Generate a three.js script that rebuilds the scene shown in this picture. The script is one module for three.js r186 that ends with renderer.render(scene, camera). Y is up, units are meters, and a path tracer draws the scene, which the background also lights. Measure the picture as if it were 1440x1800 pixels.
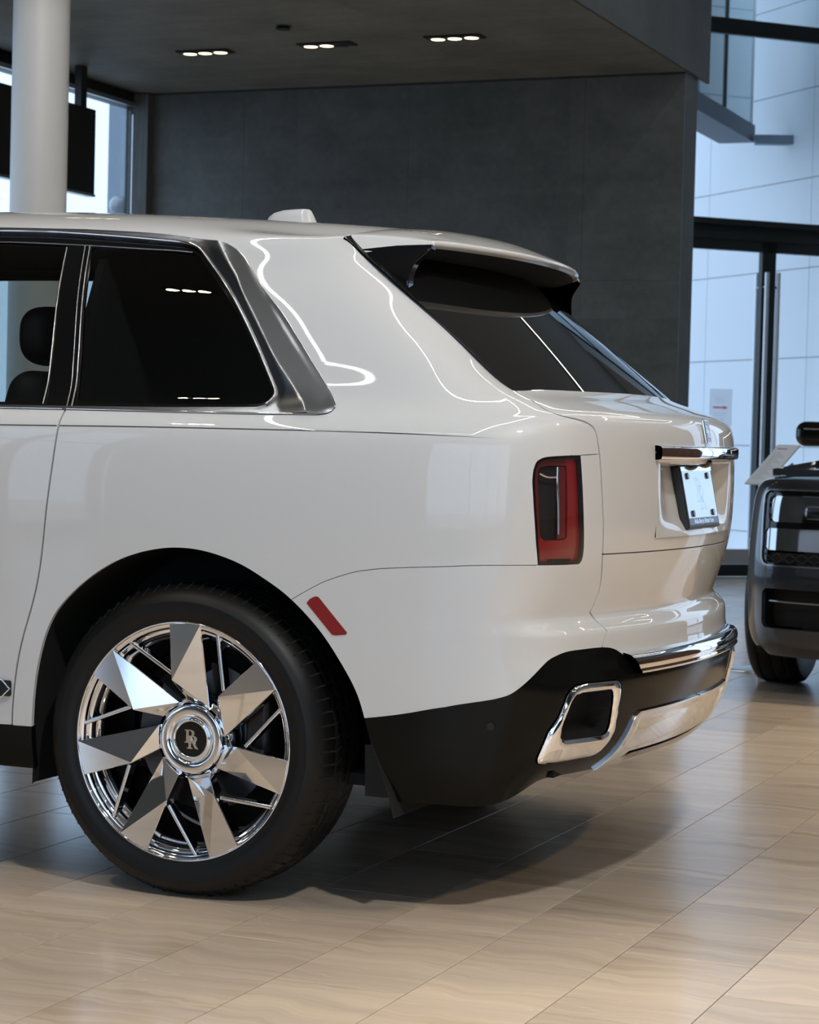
import * as THREE from 'three';
import { mergeGeometries, mergeVertices, toCreasedNormals } from 'three/addons/utils/BufferGeometryUtils.js';
import { RoundedBoxGeometry } from 'three/addons/geometries/RoundedBoxGeometry.js';
import { RectAreaLightUniformsLib } from 'three/addons/lights/RectAreaLightUniformsLib.js';
import { FontLoader } from 'three/addons/loaders/FontLoader.js';
import { TextGeometry } from 'three/addons/geometries/TextGeometry.js';

// ---------------------------------------------------------------- camera, exposure
const scene = new THREE.Scene();
const camera = new THREE.PerspectiveCamera(2 * Math.atan(900 / 3854) * 180 / Math.PI, 0.8, 0.1, 200);
camera.position.set(2.6128, 1.1831, 5.8786);
camera.up.set(-0.03602, 0.99911, -0.02212);
camera.lookAt(2.6128 - 0.378164, 1.1831 - 0.034113, 5.8786 - 0.92511);
camera.focus = 5.7; camera.userData.fStop = 9;
scene.add(camera);
const renderer = new THREE.WebGLRenderer({ antialias: true });
renderer.toneMapping = THREE.LinearToneMapping;
renderer.toneMappingExposure = 1.0;
renderer.shadowMap.enabled = true;
RectAreaLightUniformsLib.init();
// cool overcast daylight: the sky outside the glazing, the same all round
scene.background = new THREE.Color().setRGB(1.2, 1.58, 2.1);
// ---------------------------------------------------------------- helpers
function mulberry(seed) { let a = seed >>> 0; return () => { a = (a + 0x6D2B79F5) | 0; let t = Math.imul(a ^ (a >>> 15), 1 | a); t = (t + Math.imul(t ^ (t >>> 7), 61 | t)) ^ t; return ((t ^ (t >>> 14)) >>> 0) / 4294967296; }; }
const lerp = (a, b, t) => a + (b - a) * t;
const clamp = (v, a, b) => Math.min(b, Math.max(a, v));
const smooth = (a, b, x) => { const t = clamp((x - a) / (b - a), 0, 1); return t * t * (3 - 2 * t); };
// natural cubic spline through (k, v); returns an evaluator
function spline(k, v) {
  const n = k.length; if (n === 2) return x => lerp(v[0], v[1], (x - k[0]) / (k[1] - k[0]));
  const m = new Float64Array(n), c = new Float64Array(n), d = new Float64Array(n);
  for (let i = 1; i < n - 1; i++) {
    const h0 = k[i] - k[i - 1], h1 = k[i + 1] - k[i];
    const a = h0, b = 2 * (h0 + h1), e = h1, r = 6 * ((v[i + 1] - v[i]) / h1 - (v[i] - v[i - 1]) / h0);
    const w = b - a * c[i - 1]; c[i] = e / w; d[i] = (r - a * d[i - 1]) / w;
  }
  for (let i = n - 2; i > 0; i--) m[i] = d[i] - c[i] * m[i + 1];
  return x => {
    let i = 0; while (i < n - 2 && x > k[i + 1]) i++;
    const h = k[i + 1] - k[i], A = (k[i + 1] - x) / h, B = (x - k[i]) / h;
    return A * v[i] + B * v[i + 1] + ((A * A * A - A) * m[i] + (B * B * B - B) * m[i + 1]) * h * h / 6;
  };
}
// piecewise-linear lookup
function table(k, v) { return x => { if (x <= k[0]) return v[0]; const n = k.length; if (x >= k[n - 1]) return v[n - 1]; let i = 0; while (x > k[i + 1]) i++; return lerp(v[i], v[i + 1], (x - k[i]) / (k[i + 1] - k[i])); }; }
// smooth curve through 3D points sampled with n_i steps in each interval
function curveThrough(pts, steps) {
  const k = [0]; for (let i = 1; i < pts.length; i++) k.push(k[i - 1] + Math.sqrt(Math.hypot(pts[i][0] - pts[i - 1][0], pts[i][1] - pts[i - 1][1], pts[i][2] - pts[i - 1][2])) + 1e-6);
  const f = [0, 1, 2].map(a => spline(k, pts.map(p => p[a]))); const out = [];
  for (let i = 0; i < pts.length - 1; i++) for (let j = 0; j < steps[i]; j++) { const x = lerp(k[i], k[i + 1], j / steps[i]); out.push([f[0](x), f[1](x), f[2](x)]); }
  const e = k[k.length - 1]; out.push([f[0](e), f[1](e), f[2](e)]); return out;
}
// ------------------------------------------------ trimmed surface meshes
// a patch: P (3 per vertex), N (3), A (2: u,t), I (triangles)
function gridPatch(rows, ua, ta) { // rows[j][i] = [x,y,z]
  const nj = rows.length, ni = rows[0].length, P = new Float64Array(nj * ni * 3), N = new Float64Array(nj * ni * 3), A = new Float64Array(nj * ni * 2), I = [];
  const g = (j, i) => rows[clamp(j, 0, nj - 1)][clamp(i, 0, ni - 1)];
  for (let j = 0; j < nj; j++) for (let i = 0; i < ni; i++) {
    const o = j * ni + i, p = rows[j][i]; P.set(p, o * 3); A[o * 2] = ua[i]; A[o * 2 + 1] = ta[j];
    const a = g(j, i - 1), b = g(j, i + 1), c = g(j - 1, i), d = g(j + 1, i);
    const ux = b[0] - a[0], uy = b[1] - a[1], uz = b[2] - a[2], vx = d[0] - c[0], vy = d[1] - c[1], vz = d[2] - c[2];
    let nx = uy * vz - uz * vy, ny = uz * vx - ux * vz, nz = ux * vy - uy * vx; const l = Math.hypot(nx, ny, nz) || 1;
    N[o * 3] = nx / l; N[o * 3 + 1] = ny / l; N[o * 3 + 2] = nz / l;
    if (i < ni - 1 && j < nj - 1) I.push(o, o + 1, o + ni + 1, o, o + ni + 1, o + ni);
  }
  return { P: Array.from(P), N: Array.from(N), A: Array.from(A), I };
}
const vat = (m, i) => ({ x: m.P[i * 3], y: m.P[i * 3 + 1], z: m.P[i * 3 + 2], nx: m.N[i * 3], ny: m.N[i * 3 + 1], nz: m.N[i * 3 + 2], u: m.A[i * 2], t: m.A[i * 2 + 1] });
// keep the side of the patch where f(v) >= 0
function clip(m, f) {
  const n = m.P.length / 3, F = new Float64Array(n); const used = new Uint8Array(n);
  for (const i of m.I) used[i] = 1;
  for (let i = 0; i < n; i++) if (used[i]) { F[i] = f(vat(m, i)); if (Math.abs(F[i]) < 1e-7) F[i] = 1e-7; }
  const out = { P: [], N: [], A: [], I: [] }, map = new Int32Array(n).fill(-1), em = new Map();
  const keep = i => { if (map[i] < 0) { map[i] = out.P.length / 3; out.P.push(m.P[i * 3], m.P[i * 3 + 1], m.P[i * 3 + 2]); out.N.push(m.N[i * 3], m.N[i * 3 + 1], m.N[i * 3 + 2]); out.A.push(m.A[i * 2], m.A[i * 2 + 1]); } return map[i]; };
  const cut = (a, b) => {
    if (a > b) { const s = a; a = b; b = s; } const key = a * n + b; let k = em.get(key); if (k !== undefined) return k;
    const t = F[a] / (F[a] - F[b]); k = out.P.length / 3; em.set(key, k);
    for (let c = 0; c < 3; c++) out.P.push(lerp(m.P[a * 3 + c], m.P[b * 3 + c], t));
    let nx = lerp(m.N[a * 3], m.N[b * 3], t), ny = lerp(m.N[a * 3 + 1], m.N[b * 3 + 1], t), nz = lerp(m.N[a * 3 + 2], m.N[b * 3 + 2], t); const l = Math.hypot(nx, ny, nz) || 1;
    out.N.push(nx / l, ny / l, nz / l); out.A.push(lerp(m.A[a * 2], m.A[b * 2], t), lerp(m.A[a * 2 + 1], m.A[b * 2 + 1], t)); return k;
  };
  for (let q = 0; q < m.I.length; q += 3) {
    const t = [m.I[q], m.I[q + 1], m.I[q + 2]], s = t.map(i => F[i] >= 0), c = s[0] + s[1] + s[2];
    if (c === 0) continue; if (c === 3) { out.I.push(keep(t[0]), keep(t[1]), keep(t[2])); continue; }
    let k = 0; if (c === 1) k = s.indexOf(true); else k = s.indexOf(false);
    const a = t[k], b = t[(k + 1) % 3], d = t[(k + 2) % 3];
    if (c === 1) out.I.push(keep(a), cut(a, b), cut(a, d));
    else { const ab = cut(a, b), ad = cut(a, d), kb = keep(b), kd = keep(d); out.I.push(ab, kb, kd, ab, kd, ad); }
  }
  return out;
}
function mirrored(m) {
  const o = { P: m.P.slice(), N: m.N.slice(), A: m.A.slice(), I: m.I.slice() };
  for (let i = 2; i < o.P.length; i += 3) { o.P[i] = -o.P[i]; o.N[i] = -o.N[i]; }
  for (let q = 0; q < o.I.length; q += 3) { const s = o.I[q]; o.I[q] = o.I[q + 1]; o.I[q + 1] = s; }
  return o;
}
// push every vertex along its normal by d(v)
function offset(m, d) {
  const o = { P: m.P.slice(), N: m.N.slice(), A: m.A.slice(), I: m.I };
  for (let i = 0; i < o.P.length / 3; i++) { const k = typeof d === 'function' ? d(vat(m, i)) : d; for (let c = 0; c < 3; c++) o.P[i * 3 + c] += o.N[i * 3 + c] * k; }
  return o;
}
function recalcNormals(m) {
  const N = new Float64Array(m.P.length);
  for (let q = 0; q < m.I.length; q += 3) {
    const [a, b, c] = [m.I[q] * 3, m.I[q + 1] * 3, m.I[q + 2] * 3], P = m.P;
    const ux = P[b] - P[a], uy = P[b + 1] - P[a + 1], uz = P[b + 2] - P[a + 2], vx = P[c] - P[a], vy = P[c + 1] - P[a + 1], vz = P[c + 2] - P[a + 2];
    const n = [uy * vz - uz * vy, uz * vx - ux * vz, ux * vy - uy * vx];
    for (const k of [a, b, c]) for (let e = 0; e < 3; e++) N[k + e] += n[e];
  }
  for (let i = 0; i < N.length; i += 3) { const l = Math.hypot(N[i], N[i + 1], N[i + 2]) || 1; N[i] /= l; N[i + 1] /= l; N[i + 2] /= l; }
  m.N = Array.from(N); return m;
}
// geometry of a patch; lip > 0 folds its open edges inwards (a sheet with a turned edge)
function patchGeo(m, lip = 0, keepEdge = null) {
  const P = m.P.slice(), N = m.N.slice(), I = m.I.slice(), UV = []; 
  if (lip) {
    const cnt = new Map(), n = P.length / 3 + 1;
    for (let q = 0; q < m.I.length; q += 3) for (let e = 0; e < 3; e++) { const a = m.I[q + e], b = m.I[q + (e + 1) % 3], k = Math.min(a, b) * n + Math.max(a, b); cnt.set(k, cnt.has(k) ? null : [a, b]); }
    const r = 0.0012;
    for (const ed of cnt.values()) {
      if (!ed) continue; const [a, b] = ed;
      if (keepEdge && !(keepEdge(vat(m, a)) && keepEdge(vat(m, b)))) continue;
      const pa = m.P.slice(a * 3, a * 3 + 3), pb = m.P.slice(b * 3, b * 3 + 3), na = m.N.slice(a * 3, a * 3 + 3), nb = m.N.slice(b * 3, b * 3 + 3);
      const ex = pb[0] - pa[0], ey = pb[1] - pa[1], ez = pb[2] - pa[2];
      let sx = ey * na[2] - ez * na[1], sy = ez * na[0] - ex * na[2], sz = ex * na[1] - ey * na[0]; const l = Math.hypot(sx, sy, sz) || 1; sx /= l; sy /= l; sz /= l;
      const o = P.length / 3; // outward side normal s
      const s = [sx, sy, sz];
      for (const [p, nn] of [[pa, na], [pb, nb]]) {
        const mid = [0, 1, 2].map(k => nn[k] + s[k]), ml = Math.hypot(...mid) || 1;
        P.push(...p); N.push(nn[0], nn[1], nn[2]);
        P.push(p[0] + s[0] * r * .6 - nn[0] * r, p[1] + s[1] * r * .6 - nn[1] * r, p[2] + s[2] * r * .6 - nn[2] * r); N.push(s[0], s[1], s[2]);
        P.push(p[0] + s[0] * r * .6 - nn[0] * lip, p[1] + s[1] * r * .6 - nn[1] * lip, p[2] + s[2] * r * .6 - nn[2] * lip); N.push(s[0], s[1], s[2]);
      }
      I.push(o, o + 1, o + 3, o + 1, o + 4, o + 3, o + 1, o + 2, o + 4, o + 2, o + 5, o + 4);
    }
  }
  const g = new THREE.BufferGeometry();
  g.setAttribute('position', new THREE.Float32BufferAttribute(P, 3)); g.setAttribute('normal', new THREE.Float32BufferAttribute(N, 3));
  for (let i = 0; i < P.length / 3; i++) UV.push(P[i * 3], P[i * 3 + 1] + P[i * 3 + 2]);
  g.setAttribute('uv', new THREE.Float32BufferAttribute(UV, 2)); g.setIndex(I); return g;
}
function joinPatches(list) {
  const o = { P: [], N: [], A: [], I: [] };
  for (const m of list) { const b = o.P.length / 3; for (const v of m.P) o.P.push(v); for (const v of m.N) o.N.push(v); for (const v of m.A) o.A.push(v); for (const i of m.I) o.I.push(i + b); }
  return o;
}
// signed distance to a closed polygon (positive inside)
function polySD(pts) {
  const n = pts.length;
  return (x, y) => {
    let d = 1e9, s = -1;
    for (let i = 0, j = n - 1; i < n; j = i++) {
      const [ax, ay] = pts[i], [bx, by] = pts[j]; const ex = bx - ax, ey = by - ay, wx = x - ax, wy = y - ay;
      const t = clamp((wx * ex + wy * ey) / (ex * ex + ey * ey + 1e-12), 0, 1); d = Math.min(d, (wx - ex * t) ** 2 + (wy - ey * t) ** 2);
      if ((ay > y) !== (by > y) && x < (bx - ax) * (y - ay) / (by - ay) + ax) s = -s;
    }
    return s * Math.sqrt(d);
  };
}
// smooth 2D curve through points
function smooth2(pts, n = 8, closed = false) {
  const q = closed ? [pts[pts.length - 2], pts[pts.length - 1], ...pts, pts[0], pts[1]] : pts;
  const k = [0]; for (let i = 1; i < q.length; i++) k.push(k[i - 1] + Math.sqrt(Math.hypot(q[i][0] - q[i - 1][0], q[i][1] - q[i - 1][1])) + 1e-6);
  const fx = spline(k, q.map(p => p[0])), fy = spline(k, q.map(p => p[1])), o = [];
  const i0 = closed ? 2 : 0, i1 = closed ? q.length - 2 : q.length - 1;
  for (let i = i0; i < i1; i++) for (let j = 0; j < n; j++) { const x = lerp(k[i], k[i + 1], j / n); o.push([fx(x), fy(x)]); }
  if (!closed) o.push(pts[pts.length - 1]); return o;
}
// ---------------------------------------------------------------- object bookkeeping
const taken = new Map();
function numbered(n) { const k = taken.get(n) || 0; taken.set(n, k + 1); return k ? n + '_' + String(k).padStart(3, '0') : n; }
function tag(o, label, category, group) { o.userData.label = label; if (category) o.userData.category = category; if (group) o.userData.group = group; return o; }
function shade(o) { o.traverse(m => { if (m.isMesh) { m.castShadow = true; m.receiveShadow = true; } }); return o; }
function thing(name, label, category, pos = [0, 0, 0], turn = 0, group) { const g = new THREE.Group(); g.name = numbered(name); g.position.set(...pos); g.rotation.y = turn; scene.add(g); return tag(g, label, category, group); }
function part(parent, name, geo, mat, label) { const m = new THREE.Mesh(geo, mat); m.name = name; m.castShadow = m.receiveShadow = true; parent.add(m); if (label) m.userData.label = label; return m; }
function struct(name, geo, mat) { const m = new THREE.Mesh(geo, mat); m.name = name; m.castShadow = m.receiveShadow = true; m.userData.kind = 'structure'; scene.add(m); return m; }
const lin = (r, g, b) => new THREE.Color().setRGB(r, g, b);
const phys = o => new THREE.MeshPhysicalMaterial({ side: THREE.DoubleSide, ...o });
const M = {
  paint: phys({ color: lin(.665, .67, .67), roughness: .45, clearcoat: 1, clearcoatRoughness: .02 }),
  gloss: phys({ color: lin(.005, .005, .0055), roughness: .05 }),
  cladding: phys({ color: lin(.004, .0042, .0038), roughness: .16, specularIntensity: .32 }),
  satin: phys({ color: lin(.012, .012, .012), roughness: .38 }),
  rubber: phys({ color: lin(.0045, .0045, .0045), roughness: .46, specularIntensity: .7 }),
  matt: phys({ color: lin(.004, .004, .004), roughness: .9 }),
  chrome: phys({ color: lin(.93, .93, .94), metalness: 1, roughness: .04 }),
  polished: phys({ color: lin(.90, .91, .93), metalness: 1, roughness: .07 }),
  smoke: phys({ color: lin(.36, .38, .41), metalness: 1, roughness: .24 }),
  sideGlass: phys({ color: lin(.55, .60, .60), roughness: 0, transmission: 1, thickness: 0, ior: 1.5 }),
  darkGlass: phys({ color: lin(.008, .009, .009), roughness: .01, ior: 1.5 }),
  lens: phys({ color: lin(.95, .9, .9), roughness: .0, transmission: 1, thickness: 0, ior: 1.45 }),
  red: phys({ color: lin(.24, .004, .006), roughness: .3, clearcoat: 1, clearcoatRoughness: .05 }),
  redDeep: phys({ color: lin(.12, .004, .006), roughness: .3, clearcoat: 1, clearcoatRoughness: .05 }),
  leather: phys({ color: lin(.008, .008, .009), roughness: .6 }),
};
function canvasTex(w, h, draw) { const c = document.createElement('canvas'); c.width = w; c.height = h; draw(c.getContext('2d'), w, h); const t = new THREE.CanvasTexture(c); t.colorSpace = THREE.SRGBColorSpace; t.anisotropy = 8; return t; }
// ---------------------------------------------------------------- procedural surfaces
function noise2(seed) { const r = mulberry(seed), p = new Float32Array(4096).map(() => r()); const g = (x, y, w) => p[((((y % w) + w) % w) * 61 + (((x % w) + w) % w) * 7 + seed) & 4095]; return (x, y, w = 4096) => { const i = Math.floor(x), j = Math.floor(y), f = x - i, e = y - j, u = f * f * (3 - 2 * f), v = e * e * (3 - 2 * e); return lerp(lerp(g(i, j, w), g(i + 1, j, w), u), lerp(g(i, j + 1, w), g(i + 1, j + 1, w), u), v); }; }
const fbm = (n, x, y, o = 4) => { let s = 0, a = .5, t = 0; for (let k = 0; k < o; k++) { s += a * n(x, y); t += a; x = x * 2.03 + 17.1; y = y * 2.03 + 9.7; a *= .5; } return s / t; };
function dataTex(w, h, f, srgb = true) { const d = new Uint8Array(w * h * 4); for (let y = 0; y < h; y++) for (let x = 0; x < w; x++) { const c = f(x / w, y / h, x, y), o = (y * w + x) * 4; d[o] = clamp(c[0], 0, 255); d[o + 1] = clamp(c[1], 0, 255); d[o + 2] = clamp(c[2], 0, 255); d[o + 3] = 255; } const t = new THREE.DataTexture(d, w, h); t.wrapS = t.wrapT = THREE.RepeatWrapping; t.magFilter = THREE.LinearFilter; t.minFilter = THREE.LinearMipmapLinearFilter; t.generateMipmaps = true; if (srgb) t.colorSpace = THREE.SRGBColorSpace; t.needsUpdate = true; return t; }
const box = (w, h, d, x, y, z) => { const g = new THREE.BoxGeometry(w, h, d); g.translate(x, y, z); return g; };
// ---------------------------------------------------------------- stone floor tiles, 305 x 610 mm, half bond
const TILE_LOOKS = 8;
const tileTex = (() => {
  const n1 = noise2(5), n2 = noise2(11), n3 = noise2(23);
  return dataTex(2048, 2048, (u, v, px, py) => {
    const cu = Math.floor(px / 512), cv = Math.floor(py / 1024), k = cv * 4 + cu, a = (px % 512) / 512 * .305, b = (py % 1024) / 1024 * .61, s = k * 37.7;
    // bands of sediment running across the tile
    const warp = fbm(n1, a * 6 + s, b * 5 + s, 3) * .10 + fbm(n2, a * 22 + s, b * 14, 3) * .018;
    const q = b + warp + a * (.08 * Math.sin(s)), band = fbm(n2, q * 16 + s, a * .9 + s, 4), fine = fbm(n3, q * 95 + s, a * 3.5, 3), tone = [0, 5, -6, 9, -3, 3, -10, 6][k];
    const dark = smooth(.52, .74, fbm(n1, q * 27 + s * 1.3, a * 1.4 + s, 3)) * (.35 + .65 * smooth(.45, .7, fbm(n3, q * 7 + s, a * 2, 2)));
    const vein = smooth(.985, 1, 1 - Math.abs(fbm(n3, q * 9 + s * 2, a * 1.2, 3) - .5) * 2) * smooth(.5, .62, n1(q * 6 + s, a * 3));
    const l = 199 + tone + (band - .5) * 26 + (fine - .5) * 11 - dark * 15 + vein * 13;
    return [l, l * .908 - dark * 2 + 1, l * .815 - dark * 5 - (band - .5) * 5 + vein * 4];
  });
})();
const tileMat = new THREE.MeshPhysicalMaterial({ map: tileTex, roughness: .2, ior: 1.5 });
const groutMat = new THREE.MeshStandardMaterial({ color: lin(.16, .135, .11), roughness: .9 });
function tileGeo(k, flip) {
  const w = .3018, d = .6066, c = .0005, h = .009, P = [], N = [], UV = [], I = []; const cu = k % 4, cv = Math.floor(k / 4);
  const ring = (i, y) => [[-w / 2 + i, y, -d / 2 + i], [w / 2 - i, y, -d / 2 + i], [w / 2 - i, y, d / 2 - i], [-w / 2 + i, y, d / 2 - i]];
  const put = (q, n) => { const o = P.length / 3; for (const p of q) { P.push(...p); N.push(...n); let a = clamp(p[0] / .305 + .5, .01, .99), b = clamp(p[2] / .61 + .5, .01, .99); if (flip) { a = 1 - a; b = 1 - b; } UV.push((cu + a) / 4, (cv + b) / 2); } I.push(o, o + 2, o + 1, o, o + 3, o + 2); };
  const T = ring(c, 0), E = ring(0, -c), B = ring(0, -h); put(T, [0, 1, 0]);
  const nn = [[0, .7, -.7], [.7, .7, 0], [0, .7, .7], [-.7, .7, 0]];
  for (let i = 0; i < 4; i++) { const j = (i + 1) % 4; put([T[j], T[i], E[i], E[j]], nn[i]); put([E[j], E[i], B[i], B[j]], [nn[i][0], 0, nn[i][2]]); }
  const g = new THREE.BufferGeometry(); g.setAttribute('position', new THREE.Float32BufferAttribute(P, 3)); g.setAttribute('normal', new THREE.Float32BufferAttribute(N, 3)); g.setAttribute('uv', new THREE.Float32BufferAttribute(UV, 2)); g.setIndex(I); return g;
}
{
  const foot = (y, h) => { const g = new THREE.ExtrudeGeometry(new THREE.Shape([[-5.45, 10.2], [13.2, 10.2], [13.2, -14.8], [-1.0, -14.8], [-5.45, -10.35]].map(p => new THREE.Vector2(p[0], p[1]))), { depth: h, bevelEnabled: false }); g.rotateX(Math.PI / 2); g.translate(0, y, 0); return g; };
  struct('ceiling_001', foot(6.1, .2), new THREE.MeshStandardMaterial({ color: lin(.30, .30, .295), roughness: .8 }));
  const floor = struct('floor', foot(-.009, .2), groutMat);
  const looks = []; for (let k = 0; k < TILE_LOOKS; k++) looks.push(tileGeo(k, 0), tileGeo(k, 1));
  const rnd = mulberry(77), far = [];
  for (let i = -40; i <= 44; i++) { const x = .27 + .3048 * i + .1524; for (let j = -34; j <= 20; j++) { const z = (i & 1 ? .375 : .065) + .6096 * j + .3048, g = looks[Math.floor(rnd() * 16)]; if (x < -5.25 || x > 12.9 || z < -14.5 || z > 9.9 || x + z < -15.5) continue;
    if (x > -1.9 && x < 2.15 && z > -5.2 && z < 2.8) { const t = part(floor, 'tile', g, tileMat); t.position.set(x, 0, z); }
    else { const c = g.clone(); c.translate(x, 0, z); far.push(c); } } }
  const f = part(floor, 'tile_field', mergeGeometries(far), tileMat); f.userData.kind = 'stuff';
}
// ---------------------------------------------------------------- walls, soffit, ceiling
const plasterTex = (a, b, seed) => { const n = noise2(seed), m = noise2(seed + 3); return dataTex(1024, 1024, (u, v) => { const q = fbm(n, u * 8, v * 8, 5), r = fbm(m, u * 60, v * 60, 3), s = fbm(m, u * 3 + 4, v * 26, 3); const l = (q - .5) * b + (r - .5) * b * .45 + (s - .5) * b * .5; return [a[0] + l, a[1] + l, a[2] + l]; }); };
const worldUV = (g, s) => { const p = g.attributes.position, n = g.attributes.normal, uv = new Float32Array(p.count * 2); for (let i = 0; i < p.count; i++) { const ax = Math.abs(n.getX(i)), ay = Math.abs(n.getY(i)), az = Math.abs(n.getZ(i)); const a = az > ax && az > ay ? [p.getX(i), p.getY(i)] : ax > ay ? [p.getZ(i), p.getY(i)] : [p.getX(i), p.getZ(i)]; uv[i * 2] = a[0] * s; uv[i * 2 + 1] = a[1] * s; } g.setAttribute('uv', new THREE.BufferAttribute(uv, 2)); return g; };
const fasciaMat = new THREE.MeshStandardMaterial({ map: plasterTex([60, 62, 60], 18, 53), roughness: .75 });
const wallMat = new THREE.MeshStandardMaterial({ map: plasterTex([79, 83, 83], 26, 31), roughness: .62 });
const soffitMat = new THREE.MeshStandardMaterial({ map: plasterTex([95, 98, 94], 30, 47), roughness: .6 });
const lightWall = new THREE.MeshStandardMaterial({ color: lin(.66, .65, .62), roughness: .8 });
const frameMat = new THREE.MeshStandardMaterial({ color: lin(.022, .027, .028), roughness: .42, metalness: .3 });
const alum = new THREE.MeshStandardMaterial({ color: lin(.62, .64, .66), roughness: .3, metalness: 1 });
const pane = new THREE.MeshPhysicalMaterial({ color: lin(.95, .97, .98), roughness: 0, transmission: 1, thickness: 0, ior: 1.5 });
{ // dark panelled wall behind the car with a short return at its right end
  const w = struct('wall_back', worldUV(box(3.93, 3.60, .28, -3.185, 1.80, -8.225), .5), fasciaMat);
  const xs = [-5.15, -4.42, -3.16, -1.9, -1.22], ys = [0, 1.02, 2.25, 3.6];
  for (let i = 0; i < 4; i++) for (let j = 0; j < 3; j++) part(w, 'wall_panel', worldUV(box(xs[i + 1] - xs[i] - .0012, ys[j + 1] - ys[j] - .0012, .02, (xs[i] + xs[i + 1]) / 2, (ys[j] + ys[j + 1]) / 2, -8.07), .5), wallMat);
  const s = struct('ceiling', worldUV(box(4.05, 2.2, 6.0, -3.235, 4.7, -5.4), .4), soffitMat); // lowered soffit with its fascia
  s.userData.label = 'dark lowered soffit';
  part(s, 'fascia', worldUV(box(.02, 2.2, 6.3, -1.2, 4.7, -5.4), .4), fasciaMat);
  struct('trim_1', box(4.05, .012, .02, -3.24, 3.594, -8.05), frameMat);
}
{ // wall behind the viewer: dark on the left, glazed on the right
  const fm = new THREE.MeshStandardMaterial({ color: lin(.085, .105, .125), roughness: .7 });
  struct('wall_front', box(4.85, 6, .2, -2.925, 3, 10.1), fm); struct('wall_front_001', box(6.2, 6, .2, 10.1, 3, 10.1), fm);
  const w4 = struct('window_4', box(7.5, .4, .2, 3.25, 5.7, 10.1), frameMat); part(w4, 'sill', box(7.5, .3, .2, 3.25, .15, 10.1), frameMat);
  for (let i = 0; i <= 4; i++) part(w4, 'mullion', box(.08, 5.2, .16, -.46 + i * 1.855, 2.9, 10.1), frameMat); for (let i = 0; i < 4; i++) part(w4, 'pane', box(1.76, 5.18, .01, .4675 + i * 1.855, 2.9, 10.1), pane);
}
struct('wall_right', box(.2, 6, 26, 13.1, 3, -2), lightWall);
{ // pale wall with a timber-clad bay, right of the doors
  struct('wall_side', box(2.6, 6, .2, .2, 3, -14.7), lightWall); struct('wall_side_001', box(6.2, 6, .2, 9.9, 3, -14.7), lightWall);
  const w3 = struct('window_3', box(5.3, .12, .14, 4.15, 5.6, -14.7), frameMat); part(w3, 'sill', box(5.3, .12, .14, 4.15, .06, -14.7), frameMat); for (const x of [1.55, 3.25, 5.0, 6.75]) part(w3, 'mullion', box(.07, 5.9, .14, x, 2.95, -14.7), frameMat); for (const x of [2.40, 4.125, 5.875]) part(w3, 'pane', box(1.66, 5.45, .01, x, 2.84, -14.7), pane);
  const wood = dataTex(512, 512, (() => { const n = noise2(71); return (u, v) => { const g = fbm(n, u * 60, v * 3, 4), l = 96 + (g - .5) * 60; return [l, l * .60, l * .34]; }; })());
  const wm = new THREE.MeshStandardMaterial({ map: wood, roughness: .45 });
  const bay = thing('timber_wall_panel', 'brown timber clad wall panel beyond the parked cars, mirrored in chrome', 'wall panel', [7.4, 0, -8.6], -.35);
  for (let i = 0; i < 12; i++) part(bay, 'plank', box(.49, 3.1, .05, -2.75 + i * .5, 1.55, 0), wm);
}
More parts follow.
